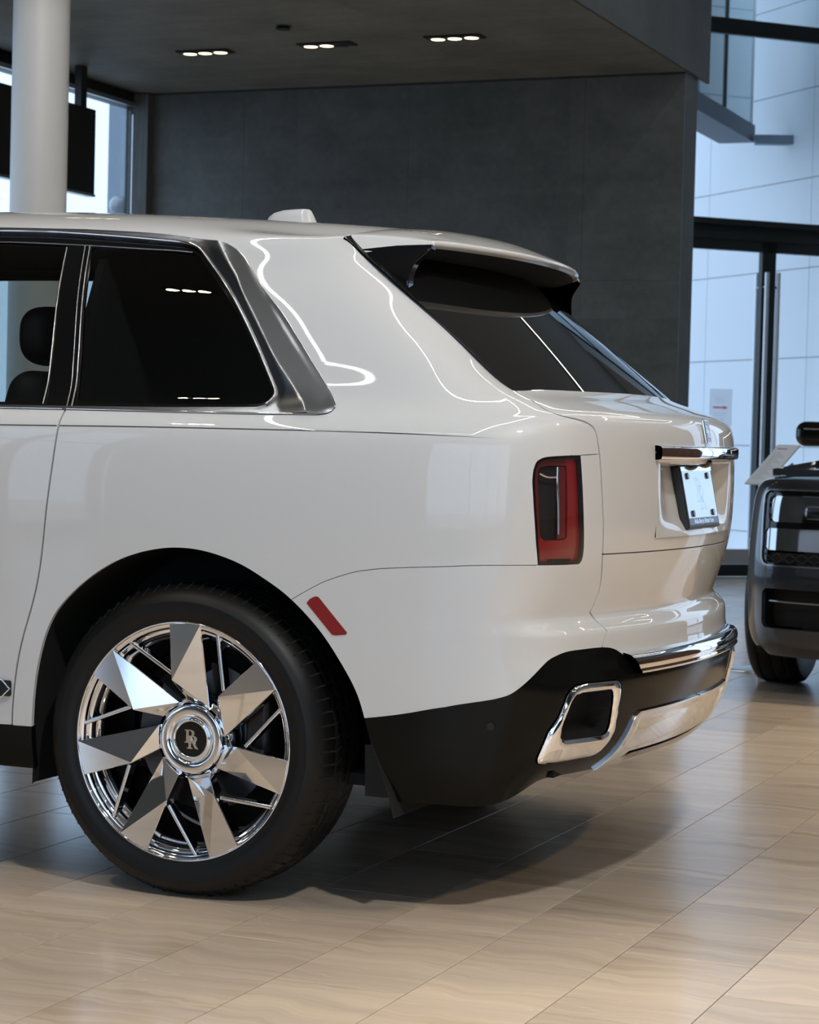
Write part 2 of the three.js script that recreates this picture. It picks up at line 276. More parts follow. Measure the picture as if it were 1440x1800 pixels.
// ---- left glazing
{
  const z0 = -8.06, z1 = 9.9, X = -5.33; const head = struct('wall_left', box(.25, .2, z1 - z0, X, .1, (z0 + z1) / 2), frameMat);
  struct('wall_left_001', box(.25, 2.4, 6.1, X - .01, 4.8, -5.4), frameMat);
  const win = struct('window_1', box(.10, .10, z1 - z0, X, 3.55, (z0 + z1) / 2), frameMat);
  part(win, 'rail', box(.03, .03, z1 - z0, X + .06, 3.515, (z0 + z1) / 2), alum);
  const zs = [-8.07, -2.4, 7.0, 8.4, 9.8];
  struct('wall_left_002', box(.24, 5.9, 9.3, X, 2.95, 2.3), wallMat);
  for (let i = 0; i < zs.length; i++) part(win, 'mullion', box(i < 1 ? .07 : .12, i < 2 ? 3.5 : 5.9, i < 1 ? .045 : .07, X, i < 2 ? 1.75 : 2.95, zs[i]), frameMat);
  for (let i = 0; i < zs.length - 1; i++) if (i !== 1) part(win, 'pane', box(.008, i < 1 ? 3.29 : 5.7, zs[i + 1] - zs[i] - .07, X, i < 1 ? 1.85 : 3.05, (zs[i] + zs[i + 1]) / 2), pane);
  part(win, 'corner_bead', box(.02, 3.4, .02, -5.285, 1.75, -8.02), alum);
  struct('trim_2', box(.12, 3.59, .10, -5.211, 1.795, -8.03), wallMat);
  // outside: ground and a grey pier with a round dome lamp
  struct('ground_002', box(30, .1, 20, 5, -.25, 20.4), new THREE.MeshStandardMaterial({ color: lin(.42, .42, .42), roughness: .9 }));
  struct('ground', box(30, .1, 60, -20.6, -.2, -4), new THREE.MeshStandardMaterial({ color: lin(.42, .42, .42), roughness: .9 }));
  const pier = thing('outside_pier', 'blue-grey outside pier seen through the left window', 'pier', [-6.30, -.15, -11.25]);
  const pm = new THREE.MeshStandardMaterial({ color: lin(.30, .36, .42), roughness: .6 });
  for (const [y0, y1] of [[0, 1.42], [1.43, 2.92], [2.93, 4.42], [4.43, 6.2]]) part(pier, 'cladding_panel', box(1.86, y1 - y0, .5, 0, (y0 + y1) / 2, 0), pm);
  const dome = thing('dome_lamp', 'round dome lamp on the pier outside the left window', 'lamp', [-7.06, 3.14, -10.912]);
  part(dome, 'globe', new THREE.SphereGeometry(.085, 32, 20), new THREE.MeshPhysicalMaterial({ color: lin(.30, .33, .36), roughness: .25, clearcoat: 1 })); part(dome, 'mount', new THREE.CylinderGeometry(.04, .05, .09, 20).rotateX(Math.PI / 2).translate(0, 0, -.045), frameMat);
  // display hung before the glass
  const sc = thing('hanging_display', 'wide black display panel hung before the left window', 'screen', [-5.02, 2.76, -5.85]);
  part(sc, 'panel', new RoundedBoxGeometry(.05, .565, 2.3, 2, .008).translate(0, .283, 0), new THREE.MeshStandardMaterial({ color: lin(.012, .014, .016), roughness: .5 }));
  part(sc, 'lower_rail', box(.06, .018, 2.3, .0, -.009, 0), alum);
  for (const z of [-1.02, .2, 1.0]) part(sc, 'hanger', box(.05, .275, .075, -.02, .70, z), frameMat);
}
{ // round white column
  const col = thing('round_column', 'thick round white column at the left, before the window', 'column', [-3.686, 0, -4.2]);
  part(col, 'shaft', new THREE.CylinderGeometry(.150, .150, 3.6, 64, 1).translate(0, 1.8, 0), new THREE.MeshStandardMaterial({ color: lin(.78, .78, .76), roughness: .5 }));
  part(col, 'base_ring', new THREE.CylinderGeometry(.159, .159, .1, 64).translate(0, .05, 0), frameMat);
}
// ---- 45 degree glass front with the doors
const GW = { o: [-2.19, -13.61], d: [Math.SQRT1_2, -Math.SQRT1_2], n: [Math.SQRT1_2, Math.SQRT1_2] };
const gwGeo = (s0, s1, y0, y1, t, off = 0) => { const g = box(s1 - s0, y1 - y0, t, (s0 + s1) / 2, (y0 + y1) / 2, off); g.rotateY(Math.PI / 4); g.translate(GW.o[0], 0, GW.o[1]); return g; };
{
  const fr = struct('window_2', gwGeo(-4.7, 1.36, 4.878, 4.99, .16), frameMat);
  part(fr, 'transom_edge', gwGeo(-4.7, 1.36, 4.852, 4.878, .05, .05), frameMat);
  part(fr, 'beam', gwGeo(-4.7, 1.36, 3.155, 3.208, .20), frameMat); part(fr, 'beam', gwGeo(-4.7, 1.36, 3.09, 3.155, .08, -.03), frameMat); part(fr, 'head', gwGeo(-4.7, 1.36, 3.03, 3.095, .14), frameMat);
  for (const s of [-4.66, -2.4, 1.33]) part(fr, 'post', gwGeo(s - .03, s + .03, 0, 5.9, .16), frameMat);
  part(fr, 'pane', gwGeo(-4.63, -.97, 4.99, 5.9, .012), pane); part(fr, 'pane', gwGeo(-.97, 1.30, 4.99, 5.9, .012), pane);
  part(fr, 'pane', gwGeo(-4.63, -2.43, 3.21, 4.88, .012), pane); part(fr, 'pane', gwGeo(-2.37, 1.30, 3.21, 4.88, .012), pane); part(fr, 'pane', gwGeo(-4.63, -2.43, .1, 3.03, .012), pane); part(fr, 'pane', gwGeo(-2.37, -1.02, .1, 3.03, .012), pane);
  struct('baseboard_back', gwGeo(-4.7, 1.36, 0, .105, .2), frameMat);
  const leaf = (n, a, b, l, r) => { const d = struct(n, gwGeo(a, b, 2.934, 3.028, .06), frameMat); part(d, 'stile', gwGeo(a, a + l, .11, 3.028, .06), frameMat); part(d, 'stile', gwGeo(b - r, b, .11, 3.028, .06), frameMat); part(d, 'bottom_rail', gwGeo(a, b, .112, .243, .06), alum); part(d, 'pane', gwGeo(a + l, b - r, .243, 2.934, .012), pane); return d; };
  const d1 = leaf('door_1', -1.0, .277, .06, .063), d2 = leaf('door_2', .281, 1.30, .078, .06);
  const bar = (d, s, off) => { const g = new THREE.CylinderGeometry(.02, .02, 2.55, 24); g.translate(s, 1.475, off); g.rotateY(Math.PI / 4); g.translate(GW.o[0], 0, GW.o[1]); part(d, 'pull_bar', g, alum, 'full-height steel pull bar'); for (const y of [2.62, .33]) { const c = new THREE.CylinderGeometry(.011, .011, Math.abs(off), 12); c.rotateX(Math.PI / 2); c.translate(s, y, off / 2); c.rotateY(Math.PI / 4); c.translate(GW.o[0], 0, GW.o[1]); part(d, 'standoff', c, alum); } };
  bar(d1, .235, .085); bar(d1, .235, -.085); bar(d2, .345, .10); bar(d2, .345, -.085);
  // notice on the glass
  const nt = canvasTex(256, 360, (g, w, h) => { g.fillStyle = '#eef1f6'; g.fillRect(0, 0, w, h); g.fillStyle = '#c4ccd8'; for (let i = 0; i < 4; i++) g.fillRect(60, 86 + i * 16, 130 - (i % 2) * 26, 3); for (let i = 0; i < 6; i++) g.fillRect(56, 232 + i * 17, 140 - (i % 3) * 22, 3); g.fillStyle = '#d0616e'; g.fillRect(42, 172, 120, 16); g.beginPath(); g.moveTo(160, 160); g.lineTo(212, 180); g.lineTo(160, 200); g.fill(); });
  const ng = new THREE.PlaneGeometry(.235, .335); ng.translate(-.165, 1.52, .012); ng.rotateY(Math.PI / 4); ng.translate(GW.o[0], 0, GW.o[1]);
  const m = new THREE.Mesh(ng, new THREE.MeshPhysicalMaterial({ map: nt, roughness: .9, transmission: .6, thickness: 0, side: THREE.DoubleSide })); m.name = 'paper_notice'; m.castShadow = m.receiveShadow = true; scene.add(m); tag(m, 'white paper notice with a red arrow on the glass door', 'notice');
}
// ---- outside the doors: panelled wing wall and a glazed bay above
{
  const white = new THREE.MeshStandardMaterial({ color: lin(.80, .83, .86), roughness: .55 });
  const wing = thing('outside_wing_wall', 'pale panelled building wall outside the glass doors', 'wall', [-1.2, 0, -14.6]);
  const dir = Math.SQRT1_2; const put = (a0, a1, y0, y1, t, off) => { const g = box(a1 - a0, y1 - y0, t, (a0 + a1) / 2, (y0 + y1) / 2, off); g.rotateY(Math.PI * .75); return g; };
  part(wing, 'backing', put(-.4, 11, -.2, 8.5, .2, .125), new THREE.MeshStandardMaterial({ color: lin(.22, .25, .28), roughness: .9 }));
  for (let i = 0; i < 6; i++) for (let j = 0; j < 10; j++) part(wing, 'panel', put(-.9 + 1.935 * i + .004, -.9 + 1.935 * (i + 1) - .004, .31 + .872 * (j - 1) + .004, .31 + .872 * j - .004, .02, .012), white);
  struct('ground_001', box(14, .1, 20, -10, -.12, -22), new THREE.MeshStandardMaterial({ color: lin(.5, .5, .5), roughness: .9 }));
  const bay = thing('outside_glazed_bay', 'blue glazed bay over a dark canopy outside the glass doors', 'bay window', [-2.60, 4.36, -13.5]);
  const cy = new THREE.MeshPhysicalMaterial({ color: lin(.50, .74, .80), roughness: .08, clearcoat: 1 }), tl = new THREE.MeshPhysicalMaterial({ color: lin(.16, .27, .31), roughness: .1, clearcoat: 1 });
  part(bay, 'canopy', box(.36, .17, 2.30, -.16, -.085, -.99), new THREE.MeshStandardMaterial({ color: lin(.10, .12, .15), roughness: .6 }));
  part(bay, 'glass_panel', box(.03, 3, 1.05, 0, 1.5, -1.46), cy); part(bay, 'glass_panel', box(.03, 3, .90, 0, 1.5, -.46), tl); part(bay, 'corner_post', box(.035, 3, .03, .01, 1.5, -1.99), white); part(bay, 'mullion', box(.04, 3, .035, .012, 1.5, -.92), frameMat); part(bay, 'back', box(1.2, 3, .03, -.61, 1.5, -2.03), tl);
  { const g = box(1.0, .09, .12, .5, 0, 0); g.rotateY(.32); part(bay, 'canopy_arm', g.translate(.05, -.16, -2.02), new THREE.MeshStandardMaterial({ color: lin(.22, .28, .33), roughness: .6 })); }
}
// ---------------------------------------------------------------- lamps
const glow = (r, g, b, k) => new THREE.MeshStandardMaterial({ color: 0x000000, emissive: lin(r, g, b), emissiveIntensity: k });
function ringLamp(label, x0, x1, z0, z1, y, k) {
  const cx = (x0 + x1) / 2, cz = (z0 + z1) / 2, t = thing('ring_lamp', label, 'lamp', [cx, y, cz], 0, 'suspended line lamps'); const w = x1 - x0, d = z1 - z0, b = .045, gm = glow(1, .97, .92, k * .35), hm = frameMat;
  for (const [bw, bd, px, pz] of [[w, b, 0, -d / 2], [w, b, 0, d / 2], [b, d - b, -w / 2, 0], [b, d - b, w / 2, 0]]) {
    part(t, 'housing', box(bw, .06, bd, px, .045, pz), hm); part(t, 'diffuser', box(bw - .006, .012, bd - .006, px, .009, pz), gm);
    const l = new THREE.RectAreaLight(lin(1, .98, .95), k, bw - .01, bd - .01); l.position.set(px, -.002, pz); l.rotation.x = -Math.PI / 2; t.add(l);
  }
  for (const sx of [-1, 1]) for (const sz of [-1, 1]) part(t, 'cable', box(.004, 5.81 - y, .004, sx * w / 2, (5.81 - y) / 2 + .075, sz * d / 2), hm);
}
ringLamp('rectangular line lamp hung above the white car', -1.5, .75, -.9, 4.1, 5.0, 28);
ringLamp('rectangular line lamp hung beyond the white car', -.1, 1.7, -7.2, -2.0, 5.0, 20);
ringLamp('rectangular line lamp hung over the dark car', 2.4, 4.0, -9.5, -5.0, 5.0, 12);
ringLamp('rectangular line lamp hung towards the right wall', 4.2, 6.4, -3.5, 3.5, 5.0, 11);
function downlight(x, y, z, label, k = 5, lamps = 3, aim = [0, -3, 0], cone = .75, size = 2, tint = [1, .84, .62]) {
  const t = thing('downlight', label, 'lamp', [x, y, z], 0, 'recessed three-lamp downlights'); part(t, 'tray', box(.36, .01, .13, 0, -.004, 0), M.matt);
  for (let i = -1; i <= 1; i++) {
    const c = new THREE.TorusGeometry(.048, .007, 8, 28); c.rotateX(Math.PI / 2); part(t, 'bezel', c.translate(i * .108, -.010, 0), frameMat);
    if (i < -1 + lamps) { const d = new THREE.CylinderGeometry(.042, .042, .006, 28); part(t, 'lamp_face', d.translate(i * .108, -.011, 0), glow(1, .80, .50, 6)); const s = new THREE.SpotLight(lin(...tint), k, 0, cone, .4, 2); s.position.set(i * .108, -.02, 0); s.target.position.set(i * .108 + aim[0], aim[1], aim[2]); s.castShadow = true; s.shadow.radius = size; t.add(s); t.add(s.target); }
  }
}
downlight(-3.96, 3.6, -6.58, 'three-lamp downlight nearest the left window, all lit');
downlight(-3.09, 3.6, -6.53, 'middle three-lamp downlight in the soffit, one lamp off', 5, 2);
downlight(-2.23, 3.6, -6.50, 'three-lamp downlight nearest the soffit edge, all lit');
downlight(-2.6, 3.6, -2.6, 'three-lamp downlight turned towards the round column', 2.2, 3, [-1.1, -1.0, -1.6], .55, 2, [1, .98, .95]);
// the showroom's bright adjustable spots, aimed at the white car's tail
downlight(3.5, 5.9, 4.0, 'bright ceiling spot aimed at the tail of the white car', 33, 3, [-2.3, -5.9, -3.2], .58, 6, [1, .985, .96]);
downlight(2.7, 5.9, 2.2, 'ceiling downlight over the open floor at the right', 30, 3, [0, -3, 0], .42, 3, [1, .95, .88]);
downlight(-2.6, 5.9, 3.2, 'high ceiling downlight over the bonnet', 8);
downlight(6.5, 5.9, .2, 'warm ceiling spot at the far right, turned to the tail', 15, 3, [-3.2, -3.0, -.1], .6, 4, [1, .76, .48]);
downlight(4.2, 5.9, -4.2, 'high ceiling downlight over the dark car', 46);
{ const s = thing('smoke_detector', 'small dark round detector on the soffit', 'detector', [-3.1, 3.6, -5.93]); part(s, 'body', new THREE.CylinderGeometry(.035, .045, .02, 24).translate(0, -.01, 0), frameMat); part(s, 'ring', new THREE.TorusGeometry(.045, .005, 8, 28).rotateX(Math.PI / 2), frameMat); }
// ---------------------------------------------------------------- the white SUV: outer skin as one smooth surface
// x points to the tail, z to the viewer's side, origin on the floor under the rear axle
const BASE = [[-2.7, .955], [-.9, .995], [-.3, .996], [.2, .990], [.5, .976], [.70, .953], [.82, .922], [.90, .869], [.955, .79], [.992, .69], [1.036, .52], [1.073, .28], [1.088, 0]];
const WR = [0, 0, 0, 0, 0, .01, .09, .50, .92, 1, 1, 1, 1];
const SKIN = (() => {
  const nc = 13, nrm = [];
  for (let c = 0; c < nc; c++) {
    const a = BASE[Math.max(0, c - 1)], b = c < 12 ? BASE[c + 1] : [BASE[11][0], -BASE[11][1]];
    const tx = b[0] - a[0], tz = b[1] - a[1], l = Math.hypot(tx, tz); nrm.push([-tz / l, tx / l]);
  }
  // y side, y rear, inset side, inset rear
  const LOW = [[.285, .346, .055, .088], [.34, .374, .040, .060], [.43, .43, .028, .028], [.51, .51, .022, .004], [.60, .60, .016, -.004], [.655, .655, .013, .012], [.697, .697, .0113, .0148], [.709, .709, .0106, .0180],
    [.745, .745, .0088, .052], [.768, .768, .0076, .0490], [.86, .86, .0032, .020], [.93, .93, .0009, .006], [1.03, 1.03, 0, 0], [1.12, 1.12, .0042, 0], [1.168, 1.172, .011, .002], [1.197, 1.208, .021, .006], [1.222, 1.234, .040, .014]];
  const R20 = [[-2.7, 1.36, .83], [-.93, 1.36, .868], [-.35, 1.36, .869], [.10, 1.36, .865], [.40, 1.36, .855], [.575, 1.352, .838], [.67, 1.338, .812], [.74, 1.322, .769], [.787, 1.309, .713], [.815, 1.309, .63], [.852, 1.311, .47], [.887, 1.313, .25], [.90, 1.314, 0]];
  const R24 = [[-2.7, 1.69, .66], [-.95, 1.728, .685], [-.42, 1.712, .685], [-.08, 1.702, .684], [.08, 1.70, .679], [.165, 1.70, .671], [.212, 1.701, .662], [.25, 1.703, .652], [.285, 1.706, .638], [.302, 1.722, .56], [.322, 1.742, .42], [.338, 1.757, .22], [.344, 1.762, 0]];
  const rows = [];
  for (const L of LOW) rows.push(BASE.map((b, c) => { const w = WR[c], i = lerp(L[2], L[3], w); return [b[0] - nrm[c][0] * i, lerp(L[0], L[1], w), b[1] - nrm[c][1] * i]; }));
  const sv = [.152, .333, .638], sh = [.253, .494, .747], rv = [.237, .41, .67], rh = [.10, .27, .60];
  for (let k = 0; k < 3; k++) rows.push(BASE.map((b, c) => { const w = WR[c], a = rows[16][c], e = R20[c], h = lerp(sh[k], rh[k], w), v = lerp(sv[k], rv[k], w); return [lerp(a[0], e[0], h), lerp(a[1], e[1], v), lerp(a[2], e[2], h)]; }));
  rows.push(R20);
  const uy = [.265, .53, .794], uz = [.208, .437, .716];
  for (let k = 0; k < 3; k++) rows.push(BASE.map((b, c) => { const w = smooth(.5, 1, WR[c]), a = R20[c], e = R24[c], h = lerp(uz[k], uy[k], w); return [lerp(a[0], e[0], uy[k]), lerp(a[1], e[1], uy[k]), lerp(a[2], e[2], h)]; }));
  rows.push(R24);
  const yc = spline([-2.8, -1.2, -.6, -.3, 0, .3, .5], [1.79, 1.843, 1.832, 1.819, 1.795, 1.764, 1.742]);
  const roofY = (x, z) => yc(x) - .235 * z * z;
  const RX = [.300, .324, .344];
  for (let k = 0; k < 3; k++) rows.push(R24.slice(0, 9).map((p, c) => { const x = lerp(p[0], p[0] + RX[k] - .285, smooth(-.3, .285, p[0])), e = 1 - smooth(-.15, .25, x), z = lerp([.56, .32, 0][k], [.60, .44, 0][k], e); return [x, roofY(x, z) + e * [.016, .0095, -.016][k], z]; }));
  // dense evaluation along the columns
  const su = [24, 40, 64, 44, 34, 22, 18, 18, 20, 26, 30, 30];
  const U = []; for (let c = 0; c < 12; c++) for (let j = 0; j < su[c]; j++) U.push(c + j / su[c]); U.push(12);
  const along = (row, full) => {
    let pts = row.map(p => p.slice()); if (full) for (let c = 11; c >= 0; c--) pts.push([row[c][0], row[c][1], -row[c][2]]);
    const k = [0]; for (let i = 1; i < pts.length; i++) k.push(k[i - 1] + Math.hypot(BASE[Math.min(i, 24 - i)][0] - BASE[Math.min(i - 1, 25 - i)][0], BASE[Math.min(i, 24 - i)][1] - BASE[Math.min(i - 1, 25 - i)][1]));
    const f = [0, 1, 2].map(a => spline(k, pts.map(p => p[a])));
    return U.filter(u => u <= row.length - 1).map(u => { const c = Math.min(Math.floor(u), row.length - 2), x = lerp(k[c], k[c + 1], u - c); return [f[0](x), f[1](x), f[2](x)]; });
  };
  const dense = rows.map((r, j) => along(r, j <= 24));
  const st = [8, 9, 9, 10, 6, 5, 4, 5, 7, 9, 9, 12, 11, 7, 5, 5, 5, 5, 6, 8, 13, 13, 13, 9, 14, 14, 14];
  const T = []; for (let j = 0; j < 27; j++) for (let s = 0; s < st[j]; s++) T.push(j + s / st[j]); T.push(27);
  const cols = U.map((u, i) => {
    const n = u <= 8 ? 28 : 25, pts = []; for (let j = 0; j < n; j++) pts.push(dense[j][i]);
    const q = pts.slice(); if (n === 28) q.push(...[26, 25].map(j => [dense[j][i][0], dense[j][i][1], -dense[j][i][2]]));
    const k = [0]; for (let j = 1; j < q.length; j++) k.push(k[j - 1] + Math.hypot(q[j][0] - q[j - 1][0], q[j][1] - q[j - 1][1], q[j][2] - q[j - 1][2]));
    const f = [0, 1, 2].map(a => spline(k, q.map(p => p[a])));
    return T.filter(t => t <= n - 1).map(t => { const c = Math.min(Math.floor(t), n - 2), x = lerp(k[c], k[c + 1], t - c); return [f[0](x), f[1](x), f[2](x)]; });
  });
  const i8 = U.indexOf(8), t24 = T.indexOf(24);
  const A = gridPatch(T.map((t, j) => cols.slice(0, i8 + 1).map(c => c[j])), U.slice(0, i8 + 1), T); // side and roof
  const full = gridPatch(T.slice(0, t24 + 1).map((t, j) => cols.map(c => c[j])), U, T.slice(0, t24 + 1)); // whole band up to the roof edge
  const B = clip(full, v => v.u - 8); // tail
  // share normals of the joint column with the tail patch
  return { A, B, full, roofY, yc };
})();
// ---------------------------------------------------------------- measures on the skin
const SLEN = (() => { const f = c => BASE[c]; const k = [0]; for (let c = 1; c < 13; c++) k.push(k[c - 1] + Math.hypot(f(c)[0] - f(c - 1)[0], f(c)[1] - f(c - 1)[1])); return spline([...Array(13).keys()], k); })();
const TAUK = [0, .05, .14, .22, .31, .365, .402, .43, .467, .515, .59, .66, .76, .85, .9, .937, .965, .99, 1.025, 1.09, 1.17, 1.30, 1.43, 1.56, 1.68, 1.80, 2.04, 2.36];
const TAU = table([...Array(28).keys()], TAUK);
const us = u => SLEN(u);
const GAP = .0032;

const car = thing('luxury_suv', 'white luxury SUV seen from its rear left corner, chrome wheel', 'car');

// ---- outlines on the flank (x, y)
const doorX = spline([.30, .409, .485, .569, .645, .721, .84, .952, 1.048, 1.121, 1.187, 1.26], [-.509, -.507, -.500, -.486, -.466, -.441, -.413, -.400, -.388, -.380, -.376, -.377]);
const trimOut = [[-2.75, 1.735], [-1.6, 1.745], [-.764, 1.735], ...smooth2([[-.495, 1.727], [-.312, 1.716], [-.176, 1.702], [-.074, 1.685], [-.022, 1.671], [.015, 1.649], [.047, 1.617], [.108, 1.553], [.180, 1.485], [.264, 1.391], [.318, 1.330], [.354, 1.288], [.374, 1.262]], 5), [.377, 1.250], [.372, 1.240], [.360, 1.234], [.342, 1.2315], [.173, 1.230], [-.316, 1.231], [-.9, 1.231], [-2.75, 1.231]];
const trimIn = [[-2.75, 1.718], [-1.6, 1.728], [-.751, 1.7215], ...smooth2([[-.572, 1.716], [-.389, 1.703], [-.209, 1.687], [-.156, 1.680], [-.116, 1.666], [-.082, 1.638], [0, 1.560], [.083, 1.462], [.152, 1.366], [.196, 1.301], [.205, 1.284], [.202, 1.268], [.190, 1.254]], 6), [.165, 1.247], [-.074, 1.2425], [-.364, 1.2405], [-2.75, 1.239]];
const sdOut = polySD(trimOut), sdIn = polySD(trimIn);
const archPts = smooth2([[-.452, .25], [-.450, .33], [-.447, .414], [-.438, .504], [-.423, .580], [-.395, .664], [-.362, .718], [-.315, .766], [-.257, .811], [-.199, .845], [-.133, .871], [-.068, .886], [-.015, .891], [.045, .888], [.108, .875], [.171, .853], [.226, .824], [.281, .790], [.345, .735], [.397, .676], [.447, .602], [.476, .547], [.494, .490], [.511, .431], [.535, .370], [.560, .305], [.575, .25]], 5);
const sdArch = polySD([...archPts, [.575, .1], [-.452, .1]]);
const outArch = v => (v.u < 5 && v.y < 1.0) ? -sdArch(v.x, v.y) : 1;
// ---- seams given as (distance along the body, height)
const U2 = l => l.map(([u, y]) => [us(u), y]);
const tb = l => { const q = U2(l); return table(q.map(p => p[0]), q.map(p => p[1])); };
const cladTop = (() => { const q = U2([[0, .402], [1.6, .402], [2.2, .41], [2.5, .42], [3.8, .487], [3.99, .492], [4.49, .509], [4.95, .529], [5.69, .548], [6.18, .560], [6.43, .569], [6.75, .591], [7.10, .620], [7.50, .649], [7.77, .659], [8.12, .667], [8.65, .670], [9.35, .670], [9.65, .664], [9.82, .654], [9.98, .642], [10.42, .642], [12, .642]]); const d = smooth2(q, 6); return table(d.map(p => p[0]), d.map(p => p[1])); })();
const bumperTop = (() => { const d = smooth2(U2([[3.0, .70], [3.36, .779], [3.48, .800], [3.59, .818], [3.71, .833], [3.82, .844], [3.97, .855], [4.53, .867], [5.1, .874], [5.75, .879], [7.07, .881]]), 6); d.push(...U2([[7.12, .885], [8.28, 1.147], [8.32, 1.1495], [9.04, 1.153], [12, 1.153]])); return table(d.map(p => p[0]), d.map(p => p[1])); })();
// tailgate outline in (distance, profile length)
const REARY = [.346, .374, .43, .51, .60, .655, .697, .709, .745, .768, .86, .93, 1.03, 1.12, 1.172, 1.208, 1.234], tRear = table(REARY, REARY.map((_, i) => i));
const hatchPts = (() => { const a = [[7.70, 24.5], [7.72, 22], [7.72, 20.6], [7.72, 20.0], [7.72, 19.2], [7.66, 18.2], [7.66, 17.4], [7.84, 16.75], [8.40, 16.1], [8.79, 15.6], [8.95, 15], ...[[9.01, 1.178], [9.04, 1.154], [9.10, 1.082], [9.17, 1.004], [9.23, .94], [9.28, .898], [9.34, .866], [9.41, .83], [9.44, .803], [9.42, .778], [9.36, .755]].map(([u, y]) => [u, tRear(y)])].map(([u, t]) => [us(u), TAU(t)]); const d = smooth2(a, 4); d.push(...[[9.52, .712], [9.42, .69], [9.35, .669], [9.35, .55]].map(([u, y]) => [us(u), TAU(tRear(y))])); return d; })();
const sdHatch = polySD([...hatchPts, [us(12) + .5, TAU(tRear(.55))], [us(12) + .5, TAU(24.5)]]);
const hatch = v => sdHatch(us(v.u), TAU(v.t));
// ---- tail lamp outline
const lampPts = smooth2(U2([[6.93, 1.131], [7.08, 1.1395], [7.26, 1.1435], [7.66, 1.1465], [8.2, 1.1488]]), 4).concat(U2([[8.325, 1.149], [8.41, 1.079], [8.52, .985], [8.63, .915], [8.64, .897]]), smooth2(U2([[8.62, .888], [8.57, .8825], [8.48, .881]]), 3), U2([[7.8, .8805], [7.09, .881], [6.98, .940], [6.89, 1.016], [6.83, 1.083], [6.85, 1.109]]));
const sdLamp0 = polySD(lampPts), lamp = v => (v.u > 6.3 && v.u < 9.2 && v.t < 15) ? sdLamp0(us(v.u), v.y) : -1;

// ---- exhaust outlet outlines
const exOut = U2([[7.38, .404], [7.60, .473], [7.84, .507], [8.02, .560], [8.10, .573], [8.26, .583], [8.74, .5875], [9.56, .585], [9.63, .581], [9.655, .571], [9.68, .523], [9.75, .455], [9.70, .428], [9.56, .404], [9.41, .394], [8.64, .392], [7.69, .392], [7.46, .395]]);
const exIn = U2([[8.03, .461], [7.995, .485], [8.15, .544], [8.22, .556], [8.32, .563], [8.54, .567], [9.42, .566], [9.47, .560], [9.50, .549], [9.59, .475], [9.59, .458], [9.55, .450], [9.45, .447], [8.24, .449], [8.10, .452]]);
const EXH0 = (() => { const f = polySD(exOut); return (s, y) => (y < .62 && s > us(7) && s < us(10.2)) ? f(s, y) : -1; })();
const EXH1 = (() => { const f = polySD(exIn); return (s, y) => (y < .62 && s > us(7) && s < us(10.2)) ? f(s, y) : -1; })();

// ---- panels
const both = m => joinPatches([m, mirrored(m)]);
const A = SKIN.A, B = SKIN.B, FULL = SKIN.full;
{ // roof, pillars and rear wings
  let q = clip(A, v => v.x - doorX(clamp(v.y, .3, 1.26)) - GAP + (v.y > 1.235 ? 9 : 0));
  q = clip(q, v => v.t < 25 ? -sdOut(v.x, v.y) : 1);
  q = clip(q, outArch);
  q = clip(q, v => v.t > 16 ? 1 : v.u < 3 ? v.y - cladTop(us(v.u)) : v.y - bumperTop(us(v.u)) - GAP * .45);
  // the roof's own rear edge is where the tailgate spoiler begins
  q = clip(q, v => v.t > 24 ? 1 : -hatch(v) - GAP);
  q = clip(q, v => -lamp(v) - .001);
  let q2 = clip(B, v => -hatch(v) - GAP); q2 = clip(q2, v => v.y - bumperTop(us(v.u)) - GAP * .45); q2 = clip(q2, v => -lamp(v) - .001);
  part(car, 'body_panel', patchGeo(joinPatches([both(q), both(q2)]), .012, v => !(v.u > 7.999 && v.u < 8.001) && Math.abs(v.z) > .001), M.paint);
}
for (const far of [0, 1]) { // rear doors
  let q = clip(A, v => doorX(clamp(v.y, .3, 1.26)) - v.x - GAP); q = clip(q, v => v.t < 18 ? -sdOut(v.x, v.y) : -1); q = clip(q, v => v.y - cladTop(us(v.u)) - .001); q = clip(q, outArch);
  part(car, 'rear_door', patchGeo(far ? mirrored(q) : q, .012), M.paint);
}
{ // front strip of the rear wing below the bumper seam is part of the wing; the bumper lies behind the wheel
  let q = clip(FULL, v => bumperTop(us(v.u)) - v.y - GAP * .45 + (v.u < 3 ? -9 : 0)); q = clip(q, v => v.y - cladTop(us(v.u))); q = clip(q, v => v.t < 16 ? -hatch(v) - GAP : -1); q = clip(q, outArch); q = clip(q, v => -lamp(v) - .001);
  part(car, 'bumper_cover', patchGeo(both(q), .012), M.paint);
}
